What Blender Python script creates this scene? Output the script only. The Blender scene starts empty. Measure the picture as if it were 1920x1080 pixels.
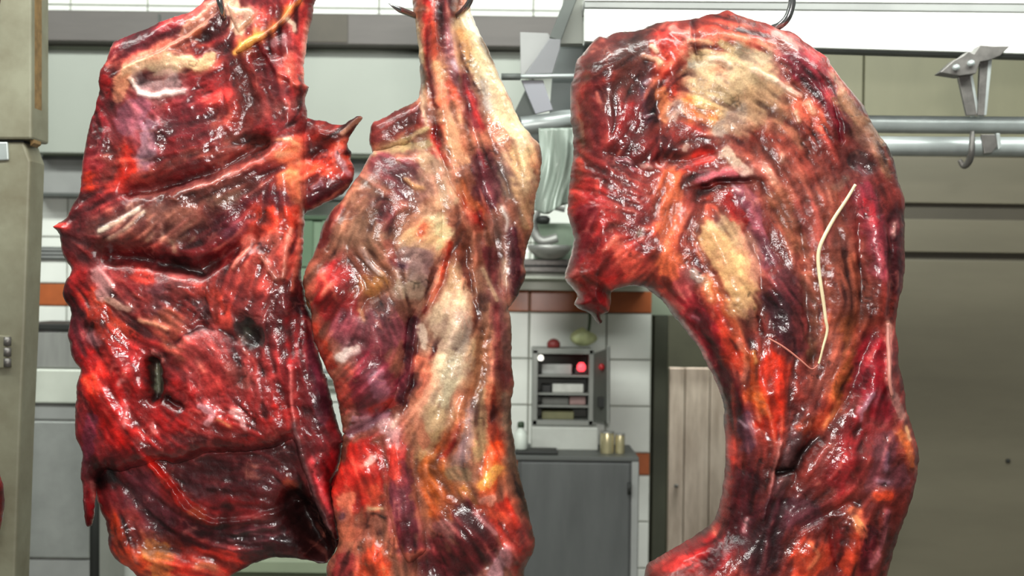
import bpy, math, random
import numpy as np

# ------------------------------------------------------------------ camera, world, lights, exposure
SC = bpy.context.scene
COL = SC.collection
F_PX, CZ, ROLL = 2400.0, 1.6, math.radians(0.75)
CA, SA = math.cos(ROLL), math.sin(ROLL)

cam_data = bpy.data.cameras.new('camera')
cam = bpy.data.objects.new('camera', cam_data); COL.objects.link(cam)
cam_data.sensor_width = 36.0
cam_data.lens = F_PX / 1920 * 36.0
cam.location = (0, 0, CZ)
from mathutils import Matrix, Vector
cam.matrix_world = Matrix(((CA, -SA, 0, 0), (0, 0, -1, 0), (SA, CA, 0, CZ), (0, 0, 0, 1)))
cam_data.dof.use_dof = True
cam_data.dof.focus_distance = 2.5
cam_data.dof.aperture_fstop = 4.0
cam_data.clip_end = 60
SC.camera = cam

SC.view_settings.view_transform = 'Standard'
SC.view_settings.look = 'None'
SC.view_settings.gamma = 1.0
SC.view_settings.use_curve_mapping = False
SC.view_settings.exposure = 0.0

world = bpy.data.worlds.new('world'); SC.world = world
world.use_nodes = True
world.node_tree.nodes['Background'].inputs[0].default_value = (0.93, 1.0, 0.96, 1)
world.node_tree.nodes['Background'].inputs[1].default_value = 0.17

def area_light(name, loc, target, sx, sy, power, col=(1, 1, 1)):
    d = bpy.data.lights.new(name, 'AREA'); d.shape = 'RECTANGLE'; d.size = sx; d.size_y = sy
    d.energy = power; d.color = col
    o = bpy.data.objects.new(name, d); COL.objects.link(o)
    o.location = loc
    o.rotation_euler = (Vector(target) - Vector(loc)).to_track_quat('-Z', 'Y').to_euler()
    return o
# the camera's flash, held just above the lens
area_light('camera_flash', (0.06, -0.12, CZ + 0.26), (0, 2.6, CZ), 0.16, 0.10, 48, (1.0, 0.97, 0.93))
# rows of fluorescent tubes under the ceiling of the hall, then two added fill lights
area_light('tube_row_front', (-0.6, 1.1, 3.35), (-0.2, 2.6, 1.5), 2.4, 0.16, 24, (0.95, 1.0, 0.96))
area_light('tube_row_middle', (-0.5, 2.1, 3.6), (-0.5, 4.9, 0.9), 6.0, 0.3, 185, (0.95, 1.0, 0.95))
area_light('tube_row_side', (2.6, 2.6, 3.3), (1.6, 4.4, 1.6), 1.8, 0.3, 3, (0.97, 1.0, 0.93))
area_light('beam_fill_light', (1.65, 3.15, 2.8), (1.6, 3.55, 2.2), 1.9, 0.12, 10, (0.95, 1.0, 0.96))  # added fill light, only there to brighten the white beam
area_light('passage_fill_light', (0.95, 5.45, 2.9), (0.95, 5.75, 0.9), 0.7, 0.1, 75, (1.0, 0.97, 0.93))  # added unseen light, lifts the door that would stay dark

# ------------------------------------------------------------------ helpers
def P(px, py, Y):
    """world point at depth Y for a place noted in the 1920x1080 photograph"""
    u = (px - 960) / F_PX * Y; v = (540 - py) / F_PX * Y
    return Vector((u * CA - v * SA, Y, CZ + u * SA + v * CA))

def s2l(c):
    c = np.asarray(c, dtype=np.float64) / 255.0
    return np.where(c <= 0.04045, c / 12.92, ((c + 0.055) / 1.055) ** 2.4)

MATS = {}
def mat(name, rgb, rough=0.6, metal=0.0, noise=0.0, nscale=12.0, bump=0.0, emit=0.0, stretch=None, coat=0.0, dirt=None):
    if name in MATS: return MATS[name]
    m = bpy.data.materials.new(name); m.use_nodes = True
    nt = m.node_tree; b = nt.nodes['Principled BSDF']
    c = [float(x) for x in s2l(rgb)] + [1]
    b.inputs['Base Color'].default_value = c
    b.inputs['Roughness'].default_value = rough
    b.inputs['Metallic'].default_value = metal
    b.inputs['Coat Weight'].default_value = coat
    if emit:
        b.inputs['Emission Color'].default_value = c
        b.inputs['Emission Strength'].default_value = emit
    if noise or bump:
        tc = nt.nodes.new('ShaderNodeTexCoord')
        mp = nt.nodes.new('ShaderNodeMapping')
        if stretch: mp.inputs['Scale'].default_value = stretch
        nz = nt.nodes.new('ShaderNodeTexNoise'); nz.inputs['Scale'].default_value = nscale
        nz.inputs['Detail'].default_value = 6; nz.inputs['Roughness'].default_value = 0.62
        nt.links.new(tc.outputs['Object'], mp.inputs['Vector'])
        nt.links.new(mp.outputs['Vector'], nz.inputs['Vector'])
        if noise:
            rp = nt.nodes.new('ShaderNodeValToRGB')
            d2 = s2l(dirt) if dirt else np.array(c[:3]) * (1 - noise)
            rp.color_ramp.elements[0].position = 0.33; rp.color_ramp.elements[1].position = 0.62
            rp.color_ramp.elements[0].color = (float(d2[0]), float(d2[1]), float(d2[2]), 1)
            rp.color_ramp.elements[1].color = c
            nt.links.new(nz.outputs['Fac'], rp.inputs['Fac'])
            nt.links.new(rp.outputs['Color'], b.inputs['Base Color'])
        if bump:
            bp = nt.nodes.new('ShaderNodeBump'); bp.inputs['Strength'].default_value = bump
            bp.inputs['Distance'].default_value = 0.004
            nt.links.new(nz.outputs['Fac'], bp.inputs['Height'])
            nt.links.new(bp.outputs['Normal'], b.inputs['Normal'])
    MATS[name] = m
    return m

def mesh_obj(name, verts, faces, material, parent=None, smooth=False, bevel=0.0):
    me = bpy.data.meshes.new(name)
    me.from_pydata([tuple(v) for v in verts], [], [tuple(f) for f in faces])
    me.update()
    if material: me.materials.append(material)
    o = bpy.data.objects.new(name, me); COL.objects.link(o)
    if smooth:
        me.polygons.foreach_set('use_smooth', [True] * len(me.polygons))
    if bevel:
        bv = o.modifiers.new('bevel', 'BEVEL'); bv.width = bevel; bv.segments = 2; bv.limit_method = 'ANGLE'
    if parent: o.parent = parent
    return o

def tag(o, label=None, cat=None, group=None, kind=None):
    if label: o['label'] = label
    if cat: o['category'] = cat
    if group: o['group'] = group
    if kind: o['kind'] = kind
    return o

def empty(name, loc, label=None, cat=None, group=None):
    o = bpy.data.objects.new(name, None); COL.objects.link(o)
    o.location = loc; o.empty_display_size = 0.05
    return tag(o, label, cat, group)

BOXF = [(0, 1, 3, 2), (4, 6, 7, 5), (0, 4, 5, 1), (2, 3, 7, 6), (0, 2, 6, 4), (1, 5, 7, 3)]
def box_vf(c, s):
    v = [(c[0] + s[0] * (i & 1 or -1) / 2 if i & 1 else c[0] - s[0] / 2,
          c[1] + (s[1] / 2 if i & 2 else -s[1] / 2),
          c[2] + (s[2] / 2 if i & 4 else -s[2] / 2)) for i in range(8)]
    return v, BOXF

def rel(verts, parent):
    if parent is None: return verts
    l = parent.location
    return [(v[0] - l[0], v[1] - l[1], v[2] - l[2]) for v in verts]

def box(name, c, s, material, parent=None, bevel=0.003):
    """box around world centre c; a top-level box gets its origin at its own centre"""
    if parent is None:
        v, f = box_vf((0, 0, 0), s)
        o = mesh_obj(name, v, [q[::-1] for q in f], material, None, False, bevel); o.location = c
        return o
    v, f = box_vf(c, s)
    return mesh_obj(name, rel(v, parent), [q[::-1] for q in f], material, parent, False, bevel)

def pbox(name, x0, x1, y0, y1, Y, depth, material, parent=None, bevel=0.003):
    """level box whose front face stands at depth Y"""
    c = P((x0 + x1) / 2, (y0 + y1) / 2, Y); k = Y / F_PX
    return box(name, (c.x, c.y + depth / 2, c.z), ((x1 - x0) * k, depth, (y1 - y0) * k), material, parent, bevel)

def prism(name, pts, Y, depth, material, parent=None, bevel=0.002, Y2=None):
    """plate with the outline pts, its front at depth Y (or leaning from Y at the first point to Y2)"""
    n = len(pts)
    ys = [Y] * n if Y2 is None else Y2
    fr = [P(a, b, y) for (a, b), y in zip(pts, ys)]
    bk = [p + Vector((0, depth, 0)) for p in fr]
    v = [tuple(p) for p in fr + bk]
    f = [tuple(range(n)), tuple(range(2 * n - 1, n - 1, -1))] + [(i, i + n, (i + 1) % n + n, (i + 1) % n) for i in range(n)]
    ar = sum(pts[i][0] * pts[(i + 1) % n][1] - pts[(i + 1) % n][0] * pts[i][1] for i in range(n))
    if ar > 0: f = [q[::-1] for q in f]
    f = [q[::-1] for q in f]
    if parent is None:
        c = sum(fr, Vector()) / n
        o = mesh_obj(name, [(a[0] - c.x, a[1] - c.y, a[2] - c.z) for a in v], f, material, None, False, bevel)
        o.location = c; return o
    return mesh_obj(name, rel(v, parent), f, material, parent, False, bevel)

def tube_vf(pts, rad, n=12, cap=True):
    pts = [Vector(p) for p in pts]; m = len(pts)
    rad = [rad] * m if not hasattr(rad, '__len__') else rad
    verts, faces = [], []
    t0 = (pts[1] - pts[0]).normalized()
    ref = Vector((0, 0, 1)) if abs(t0.z) < 0.9 else Vector((1, 0, 0))
    nrm = t0.cross(ref).normalized()
    for i in range(m):
        t = (pts[min(i + 1, m - 1)] - pts[max(i - 1, 0)]).normalized()
        nrm = (nrm - t * nrm.dot(t)).normalized(); bn = t.cross(nrm)
        for k in range(n):
            a = 2 * math.pi * k / n
            verts.append(tuple(pts[i] + (nrm * math.cos(a) + bn * math.sin(a)) * rad[i]))
    for i in range(m - 1):
        for k in range(n):
            k2 = (k + 1) % n
            faces.append((i * n + k, i * n + k2, (i + 1) * n + k2, (i + 1) * n + k))
    if cap:
        faces.append(tuple(range(n - 1, -1, -1))); faces.append(tuple((m - 1) * n + k for k in range(n)))
    return verts, faces

def spline(pts, per=8):
    pts = [Vector(p) for p in pts]; out = []
    for i in range(len(pts) - 1):
        p0 = pts[max(i - 1, 0)]; p1 = pts[i]; p2 = pts[i + 1]; p3 = pts[min(i + 2, len(pts) - 1)]
        for k in range(per):
            t = k / per
            out.append(0.5 * ((2 * p1) + (p2 - p0) * t + (2 * p0 - 5 * p1 + 4 * p2 - p3) * t * t + (3 * p1 - p0 - 3 * p2 + p3) * t ** 3))
    out.append(pts[-1]); return out

def tube(name, pts, rad, material, parent=None, n=12):
    v, f = tube_vf(pts, rad, n)
    if parent is None:
        c = Vector(pts[0])
        o = mesh_obj(name, [(a[0] - c.x, a[1] - c.y, a[2] - c.z) for a in v], f, material, None, True); o.location = c
        return o
    return mesh_obj(name, rel(v, parent), f, material, parent, True)

def lathe(name, base, prof, material, parent=None, n=20):
    v, f = [], []
    for r, z in prof:
        for k in range(n):
            a = 2 * math.pi * k / n; v.append((base[0] + r * math.cos(a), base[1] + r * math.sin(a), base[2] + z))
    for i in range(len(prof) - 1):
        for k in range(n):
            k2 = (k + 1) % n; f.append((i * n + k, i * n + k2, (i + 1) * n + k2, (i + 1) * n + k))
    f.append(tuple(range(n - 1, -1, -1))); f.append(tuple((len(prof) - 1) * n + k for k in range(n)))
    if parent is None:
        o = mesh_obj(name, [(a[0] - base[0], a[1] - base[1], a[2] - base[2]) for a in v], f, material, None, True)
        o.location = base; return o
    return mesh_obj(name, rel(v, parent), f, material, parent, True)
# ------------------------------------------------------------------ the setting
M_TILE = mat('white_tile', (238, 240, 232), 0.25, noise=0.10, nscale=3)
M_BROWN = mat('brown_tile', (184, 98, 54), 0.3, noise=0.25, nscale=9)
M_GROUT = mat('grout', (150, 150, 138), 0.9)
M_CREAM = mat('cream_paint', (128, 126, 106), 0.55, noise=0.3, nscale=7, bump=0.2, dirt=(106, 100, 80))
M_RUST = mat('rusty_edge', (138, 108, 66), 0.8, noise=0.5, nscale=30, bump=0.3)
M_MAUVE = mat('mauve_grey_paint', (96, 90, 86), 0.5, noise=0.22, nscale=4, stretch=(0.5, 1, 3))
M_PALE = mat('pale_green_white_panel', (158, 163, 153), 0.35, noise=0.06, nscale=2)
M_FRAME = mat('pale_green_frame', (138, 148, 128), 0.45)
M_GREYB = mat('grey_channel_paint', (142, 143, 140), 0.5, noise=0.15, nscale=6)
M_DARK = mat('dark_grey_paint', (78, 82, 78), 0.6, noise=0.2, nscale=9)
M_BLACK = mat('black_paint', (32, 33, 30), 0.6)
M_WHITE = mat('white_paint', (246, 248, 242), 0.4, noise=0.04, nscale=3)
M_GALV = mat('galvanised_steel', (172, 178, 176), 0.38, metal=0.35, noise=0.2, nscale=14)
M_STEEL = mat('brushed_steel', (165, 165, 160), 0.42, metal=0.5, noise=0.18, nscale=5, stretch=(6, 1, 0.6))
M_DSTEEL = mat('worn_steel', (120, 116, 112), 0.42, metal=0.55, noise=0.4, nscale=22)
M_CHROME = mat('hook_steel', (150, 150, 150), 0.18, metal=0.9)
M_OLIVE = mat('olive_panel', (128, 125, 100), 0.5, noise=0.12, nscale=5, stretch=(1, 1, 0.3))
M_TAUPE = mat('taupe_panel', (112, 106, 89), 0.42, noise=0.14, nscale=3.5, stretch=(0.4, 1, 2))
M_TAUPED = mat('taupe_rail', (76, 70, 58), 0.5, noise=0.12, nscale=4)
M_DOLIVE = mat('dark_olive_paint', (66, 68, 52), 0.6, noise=0.25, nscale=6)
M_PINKW = mat('pinkish_door_paint', (222, 208, 190), 0.5, noise=0.25, nscale=6, stretch=(3, 1, 0.5), dirt=(176, 160, 142))
M_FLOOR = mat('wet_concrete', (120, 118, 108), 0.4, noise=0.3, nscale=3)
M_CEIL = mat('ceiling_paint', (205, 205, 195), 0.7)
M_CAB = mat('grey_cabinet_paint', (84, 86, 85), 0.45, noise=0.28, nscale=5, stretch=(2, 1, 0.4))

WY = 5.2                                     # depth of the tiled wall
k5 = WY / F_PX
corner = P(1222, 588, WY)                    # lower edge of the upper brown course, at the wall's end
x_end, z_ref = corner.x, corner.z
z_floor = 0.0
x_left = P(-260, 540, WY).x
z_top = P(960, -260, WY).z

wall = box('wall_back', ((x_left + x_end) / 2, WY + 0.086, (z_floor + z_top) / 2),
           (x_end - x_left, 0.16, z_top - z_floor), M_GROUT, None, 0.0)
tag(wall, 'white tiled wall with brown border courses', kind='structure')
TP, TH, BH = 144.5 * k5, 87 * k5, 42 * k5
def tile_mesh(name, w, h, m):
    v, f = box_vf((0, 0, 0), (w - 0.005, 0.014, h - 0.005))
    e = 0.004
    v = v + [(-w / 2 + 0.0025 + e, -0.010, -h / 2 + 0.0025 + e), (w / 2 - 0.0025 - e, -0.010, -h / 2 + 0.0025 + e),
             (-w / 2 + 0.0025 + e, -0.010, h / 2 - 0.0025 - e), (w / 2 - 0.0025 - e, -0.010, h / 2 - 0.0025 - e)]
    fs = [q[::-1] for q in f if set(q) != {0, 1, 4, 5}]
    fs += [(8, 9, 11, 10), (0, 1, 9, 8), (1, 5, 11, 9), (5, 4, 10, 11), (4, 0, 8, 10)]
    me = bpy.data.meshes.new(name); me.from_pydata(v, [], fs); me.materials.append(m); me.update(); return me
rows = []
z = z_ref; rows.append((z, BH, 1)); z += BH
while z < z_top: rows.append((z, TH, 0)); z += TH
z = z_ref
for i in range(9):
    h, b = (BH, 1) if i == 3 else (TH, 0)
    z -= h; rows.append((z, h, b))
tmesh = {}
xg = P(1136, 675, WY).x
n_t = 0
for (zb, h, b) in rows:
    if zb < z_floor: continue
    x = xg - TP * math.ceil((xg - x_left) / TP)
    while x < x_end - 0.02:
        x0, x1 = max(x, x_left), min(x + TP, x_end)
        pxl = 960 + ((x0 + x1) / 2) / k5
        pyl = 540 - (zb + h / 2 - CZ) / k5
        if x1 - x0 > 0.02 and -200 < pxl < 1240 and -130 < pyl < 1170:
            key = (round(x1 - x0, 4), b)
            if key not in tmesh: tmesh[key] = tile_mesh('tile', x1 - x0, h, M_BROWN if b else M_TILE)
            t = bpy.data.objects.new('brown_tile' if b else 'tile', tmesh[key]); COL.objects.link(t)
            t.parent = wall
            t.location = (Vector(((x0 + x1) / 2, WY, zb + h / 2)) - Vector(wall.location))
        x += TP

fl = box('floor', (0, 2.4, -0.05), (9.0, 10.4, 0.1), M_FLOOR, None, 0.0); tag(fl, 'wet grey concrete floor of the cold room', kind='structure')
# passage behind the end of the tiled wall
zt, zb_ = z_top, 0.0
xr0 = P(1420, 540, 5.0).x
lintel = pbox('trim_1', 1222, 1440, -260, 592, WY + 0.02, 0.14, M_FRAME, None, 0.0); tag(lintel, 'pale green lintel above the passage', kind='structure')
bw = box('wall_passage', (P(1340, 540, 6.6).x, 6.7, 1.5), (2.2, 0.12, 3.4), M_DOLIVE, None, 0.0); tag(bw, 'dark olive wall at the end of the passage', kind='structure')
pw = box('wall_passage_side', (P(1590, 540, 6.0).x, 5.85, 1.5), (0.1, 1.5, 3.4), M_DOLIVE, None, 0.0); tag(pw, 'dark side wall of the passage', kind='structure')
post = box('trim_2', (P(1239, 540, WY + .03).x + 0.004, WY + 0.07, 0.745), (27 * k5, 0.09, P(1239, 592, WY).z * 1.0), M_DOLIVE, None, 0.004)
post.location.z = P(1239, 592, WY).z / 2
tag(post, 'dark olive door post at the end of the tiled wall', kind='structure')
# door leaf of vertical boards behind it
dz1 = P(1300, 690, 5.7).z
door = empty('door_1', (P(1305, 540, 5.7).x, 5.7, 0.0)); tag(door, 'pinkish white boarded door standing in the passage', kind='structure')
for a, b_ in ((1254, 1282), (1284, 1329), (1331, 1362), (1364, 1392)):
    x0, x1 = P(a, 800, 5.7).x, P(b_, 800, 5.7).x
    box('board', ((x0 + x1) / 2, 5.71, dz1 / 2 + 0.01), (x1 - x0, 0.03, dz1 - 0.02), M_PINKW, door, 0.003)
lathe('bolt', tuple(P(1268, 911, 5.69)), [(0.008, -0.006), (0.01, 0), (0.008, 0.006)], M_DARK, door, 10)
tag(pbox('trim_3', 1395, 1425, 500, 1240, 5.02, 0.12, M_DOLIVE, None, 0.004), 'dark edge of the panelled wall', kind='structure')

# panelled wall on the right
RY = 5.0; kr = RY / F_PX
wr = box('wall_right', ((P(1420, 540, RY).x + P(2250, 540, RY).x) / 2, RY + 0.09, 1.6), (830 * kr, 0.12, 3.2), M_TAUPED, None, 0.0)
tag(wr, 'taupe wall of wide horizontal panels', kind='structure')
def rpanel(x0, x1, y0, y1, m, proud=0.0):
    pbox('panel', x0, x1, y0, y1, RY - proud, 0.04, m, wr, 0.004)
rpanel(1422, 1618, 60, 290, M_OLIVE); rpanel(1621, 2240, 60, 290, M_OLIVE)
rpanel(1422, 2240, 294, 382, M_TAUPE, 0.0)
rpanel(1422, 2240, 412, 474, M_TAUPE, 0.008)
rpanel(1422, 2240, 488, 1240, M_TAUPE)
lathe('plug', tuple(P(1890, 864, RY - 0.004)), [(0.007, -0.007), (0.0095, 0), (0.007, 0.007)], M_BLACK, wr, 12)

# cream post at the left, two lengths
lp = empty('trim_4', tuple(P(10, 1080, 3.2))); tag(lp, 'cream painted post of two lengths with a rusty edge', kind='structure')
prism('post_upper', [(-90, -60), (59, -60), (59, 261), (-90, 261)], 3.15, 0.12, M_CREAM, lp, 0.006)
prism('rust_edge', [(57, -60), (65, -60), (65, 200), (61, 235), (64, 268), (56, 274), (56, 240)], 3.17, 0.05, M_RUST, lp, 0.002)
prism('post_lower', [(-90, 266), (44, 266), (57, 302), (53, 420), (46, 620), (37, 820), (26, 1140), (-90, 1140)], 3.16, 0.10, M_CREAM, lp, 0.006)
prism('seam_plate', [(-90, 258), (40, 258), (46, 268), (-90, 268)], 3.18, 0.05, M_BLACK, lp, 0.0)
prism('edge_strip', [(57, 290), (62, 296), (58, 420), (51, 620), (42, 820), (31, 1140), (26, 1140), (37, 820), (46, 620), (53, 420)], 3.19, 0.07, M_DARK, lp, 0.0)
prism('clip_plate', [(-20, 266), (14, 266), (16, 300), (-20, 302)], 3.155, 0.012, M_GALV, lp, 0.003)
hg = prism('hinge', [(-8, 628), (18, 630), (20, 690), (-8, 692)], 3.15, 0.02, M_CREAM, lp, 0.004)
for i in range(3):
    tube('knuckle', [P(14, 632 + i * 20, 3.145), P(14, 648 + i * 20, 3.145)], 0.009, M_DSTEEL, lp, 10)

# mauve grey beam under the tiled wall's top course, and the long pale cupboard beneath it
gb = pbox('trim_5', 40, 1062, 24, 82, 4.84, 0.14, M_MAUVE, None, 0.004); tag(gb, 'long mauve grey beam above the pale cupboard', kind='structure')
pbox('joint_plate', 572, 652, 27, 79, 4.835, 0.006, mat('mauve_plate', (72, 64, 50), 0.5, noise=0.2, nscale=12), gb, 0.001)
pbox('joint_plate', 296, 300, 26, 80, 4.835, 0.006, M_DARK, gb, 0.001)
# ------------------------------------------------------------------ background things
cup = empty('wall_cupboard', tuple(P(480, 292, 4.95)), 'long pale green-white wall cupboard under the mauve beam', 'cupboard')
pbox('body', 62, 990, 79, 293, 4.95, 0.24, M_FRAME, cup, 0.003)
for a, b_ in ((68, 540), (544, 840), (844, 985)):
    pbox('door', a, b_, 96, 289, 4.93, 0.02, M_PALE, cup, 0.004)
ch = empty('cable_channel', tuple(P(300, 362, 5.04)), 'grey metal channel along the wall under the cupboard', 'channel')
pbox('body', 52, 700, 302, 366, 5.05, 0.14, M_GREYB, ch, 0.003)
pbox('lower_lip', 52, 700, 366, 371, 5.04, 0.15, M_DARK, ch, 0.001)
pbox('upper_lip', 52, 700, 296, 302, 5.04, 0.15, M_DARK, ch, 0.001)
vg = empty('vent_grille', tuple(P(200, 484, 5.17)), 'narrow dark grey vent grille on the tiles left of the slab', 'grille')
pbox('frame', 50, 330, 464, 488, 5.172, 0.02, M_DARK, vg, 0.002)
for i in range(3): pbox('slat', 54, 326, 467 + i * 7, 471 + i * 7, 5.165, 0.01, M_GREYB, vg, 0.001)

su = empty('steel_unit', tuple(P(105, 1250, 4.7)), 'stainless steel counter unit standing left of the rib slab', 'counter')
pbox('body', 20, 172, 618, 1250, 4.72, 0.42, M_STEEL, su, 0.004)
pbox('top_edge', 14, 176, 608, 618, 4.69, 0.45, M_BLACK, su, 0.002)
pbox('upper_panel', 26, 168, 622, 690, 4.705, 0.014, M_STEEL, su, 0.004)
pbox('light_strip', 26, 168, 692, 756, 4.69, 0.03, mat('pale_steel', (200, 204, 192), 0.35, metal=0.1, noise=0.1, nscale=8), su, 0.006)
pbox('drawer_rail', 26, 168, 758, 786, 4.71, 0.01, M_GREYB, su, 0.002)
pbox('door', 26, 168, 790, 1046, 4.70, 0.02, mat('scuffed_steel', (158, 160, 156), 0.4, metal=0.35, noise=0.2, nscale=7), su, 0.004)
pbox('plinth', 26, 168, 1050, 1250, 4.71, 0.01, M_GREYB, su, 0.002)
bar = tube('black_pole', [P(177, 1300, 4.4), P(178, 700, 4.4)], 0.0165, M_BLACK, None, 14)
tag(bar, 'black vertical pole beside the steel counter unit', 'pole')

gm = empty('machine_housing', tuple(P(600, 700, 4.9)), 'green-grey machine housing glimpsed between slab and leg', 'machine')
M_GREENG = mat('green_grey_enamel', (120, 142, 116), 0.45, noise=0.2, nscale=8)
pbox('body', 520, 690, 412, 560, 4.9, 0.292, M_GREENG, gm, 0.006)
pbox('top_lip', 514, 696, 404, 412, 4.885, 0.24, mat('green_dark', (62, 84, 60), 0.5), gm, 0.002)
pbox('rib', 560, 586, 414, 500, 4.89, 0.012, mat('green_mid', (92, 116, 90), 0.5), gm, 0.002)
pbox('rib', 604, 640, 414, 500, 4.89, 0.012, M_GREENG, gm, 0.002)
wt = empty('pale_worktable', tuple(P(560, 1230, 4.3)), 'pale green worktable behind the bottom of the rib slab', 'table')
M_PGT = mat('pale_green_table', (150, 160, 134), 0.5, noise=0.12, nscale=5)
pbox('table_top', 400, 690, 1052, 1075, 4.3, 0.5, M_PGT, wt, 0.004)
for xx in (412, 668): pbox('leg', xx, xx + 22, 1075, 1480, 4.33, 0.04, M_PGT, wt, 0.002)
pbox('apron', 416, 674, 1075, 1120, 4.32, 0.03, M_PGT, wt, 0.002)
rl = empty('wall_rail', tuple(P(620, 712, 5.1)), 'pair of pale rails on the wall between slab and leg', 'rail')
for yy in (698, 712): tube('bar', [P(560, yy - 3, 5.12), P(700, yy, 5.12)], 0.010, M_GALV, rl, 10)
for xx in (575, 690): pbox('bracket', xx, xx + 7, 692, 722, 5.125, 0.06, M_GALV, rl, 0.001)

# overhead frame behind the third piece
wb = empty('white_beam', tuple(P(1500, 100, 3.5)), 'thick white painted overhead beam across the top right', 'beam')
pts = [(1096, 16), (2050, 24), (2050, 104), (1096, 77)]
prism('beam_face', pts, 3.5, 0.05, M_WHITE, wb, 0.003, Y2=[3.5, 3.62, 3.62, 3.5])
prism('lower_flange', [(1096, 77), (2050, 104), (2050, 112), (1096, 83)], 3.5, 0.045, M_DARK, wb, 0.002, Y2=[3.515, 3.635, 3.635, 3.515])
prism('upper_flange', [(1096, 2), (2050, 8), (2050, 24), (1096, 14)], 3.5, 0.19, M_GREYB, wb, 0.002, Y2=[3.495, 3.615, 3.615, 3.495])
prism('cap_strip', [(1096, -12), (2050, -8), (2050, 7), (1096, 1)], 3.5, 0.19, M_WHITE, wb, 0.002, Y2=[3.49, 3.61, 3.61, 3.49])
sb = empty('steel_bracket', tuple(P(1030, 200, 3.6)), 'pale steel bracket with a slanting leg between leg piece and shoulder', 'bracket')
M_BRK = mat('bracket_paint', (140, 140, 138), 0.45, noise=0.1, nscale=6)
M_BRK2 = mat('bracket_paint_grey', (110, 110, 112), 0.45, noise=0.1, nscale=6)
prism('end_plate', [(1058, -30), (1094, -30), (1094, 82), (1050, 82)], 3.62, 0.05, mat('end_plate_grey', (128, 130, 122), 0.5), sb, 0.002)
prism('strap', [(1070, -30), (1092, -30), (1052, 76), (1030, 70)], 3.58, 0.012, M_DARK, sb, 0.002)
prism('gusset', [(975, 60), (1028, 62), (1034, 72), (984, 140), (976, 140)], 3.60, 0.012, M_BRK, sb, 0.002)
prism('gusset_face', [(1030, 72), (1052, 74), (1050, 92), (1036, 138), (984, 140)], 3.57, 0.012, M_BRK2, sb, 0.002)
prism('slanting_leg', [(977, 150), (1018, 150), (1037, 206), (1004, 214)], 3.56, 0.012, mat('leg_paint', (122, 122, 128), 0.45), sb, 0.002)
prism('rear_leg', [(962, 215), (985, 168), (1006, 214), (1018, 268), (990, 268)], 3.74, 0.012, M_DARK, sb, 0.002)
prism('dark_web', [(1052, 84), (1110, 84), (1110, 215), (1030, 215), (1036, 140)], 3.74, 0.04, mat('web_paint', (92, 98, 96), 0.5, noise=0.15, nscale=6), sb, 0.002)
tube('tie_rod', [P(942, 144, 3.55), P(1100, 142, 3.55)], 0.0062, M_GALV, sb, 10)
tube('rod_end', [P(940, 144, 3.55), P(976, 144, 3.55)], 0.0095, M_DARK, sb, 10)

up = tube('upper_pipe', spline([P(978, 236, 3.66), P(1030, 229, 3.66), P(1090, 222, 3.68), P(1300, 226, 3.74), P(1650, 233, 3.80), P(2050, 236, 3.84)]), 0.0262, M_GALV, None, 20)
tag(up, 'upper galvanised pipe of the pair behind the shoulder piece', 'pipe', 'galvanised pipes')
lo = tube('lower_pipe', spline([P(1080, 268, 3.56), P(1400, 271, 3.60), P(1650, 274, 3.63), P(2050, 276, 3.67)]), 0.0282, M_GALV, None, 20)
tag(lo, 'lower galvanised pipe of the pair behind the shoulder piece', 'pipe', 'galvanised pipes')

hb = empty('pipe_hanger', tuple(P(1830, 215, 3.66)), 'steel V-shaped pipe hanger clamped to the white beam', 'hanger')
prism('clamp_bar', [(1762, 136), (1790, 112), (1806, 104), (1816, 96), (1826, 101), (1838, 84), (1862, 86), (1894, 86), (1876, 104), (1858, 112), (1838, 116), (1830, 138), (1800, 142)], 3.47, 0.05, M_DSTEEL, hb, 0.002)
prism('strap', [(1796, 140), (1818, 134), (1832, 216), (1813, 216)], 3.50, 0.014, M_DSTEEL, hb, 0.001)
prism('strap_edge', [(1818, 134), (1823, 134), (1837, 214), (1832, 216)], 3.50, 0.05, M_GALV, hb, 0.001)
prism('strap', [(1838, 110), (1855, 92), (1846, 216), (1834, 216)], 3.49, 0.014, M_DSTEEL, hb, 0.001)
prism('strap_edge', [(1855, 92), (1862, 94), (1850, 216), (1845, 216)], 3.49, 0.05, M_GALV, hb, 0.001)
for bx_, by_ in ((1794, 126), (1822, 118)):
    c = P(bx_, by_, 3.46); tube('bolt', [c, c + Vector((0, 0.03, 0))], 0.009, M_GALV, hb, 8)
prism('saddle', [(1840, 252), (1866, 252), (1872, 272), (1860, 286), (1846, 288)], 3.56, 0.01, M_DSTEEL, hb, 0.001)
prism('saddle_lip', [(1868, 250), (1875, 250), (1878, 276), (1872, 280)], 3.555, 0.03, M_GALV, hb, 0.001)
tube('lower_hook', spline([P(1823, 246, 3.58), P(1822, 280, 3.57), P(1817, 302, 3.59), P(1807, 311, 3.61), P(1799, 300, 3.61)]), [0.006 + 0.004 * math.sin(i / 32 * math.pi) for i in range(33)], M_DSTEEL, hb, 10)

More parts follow.
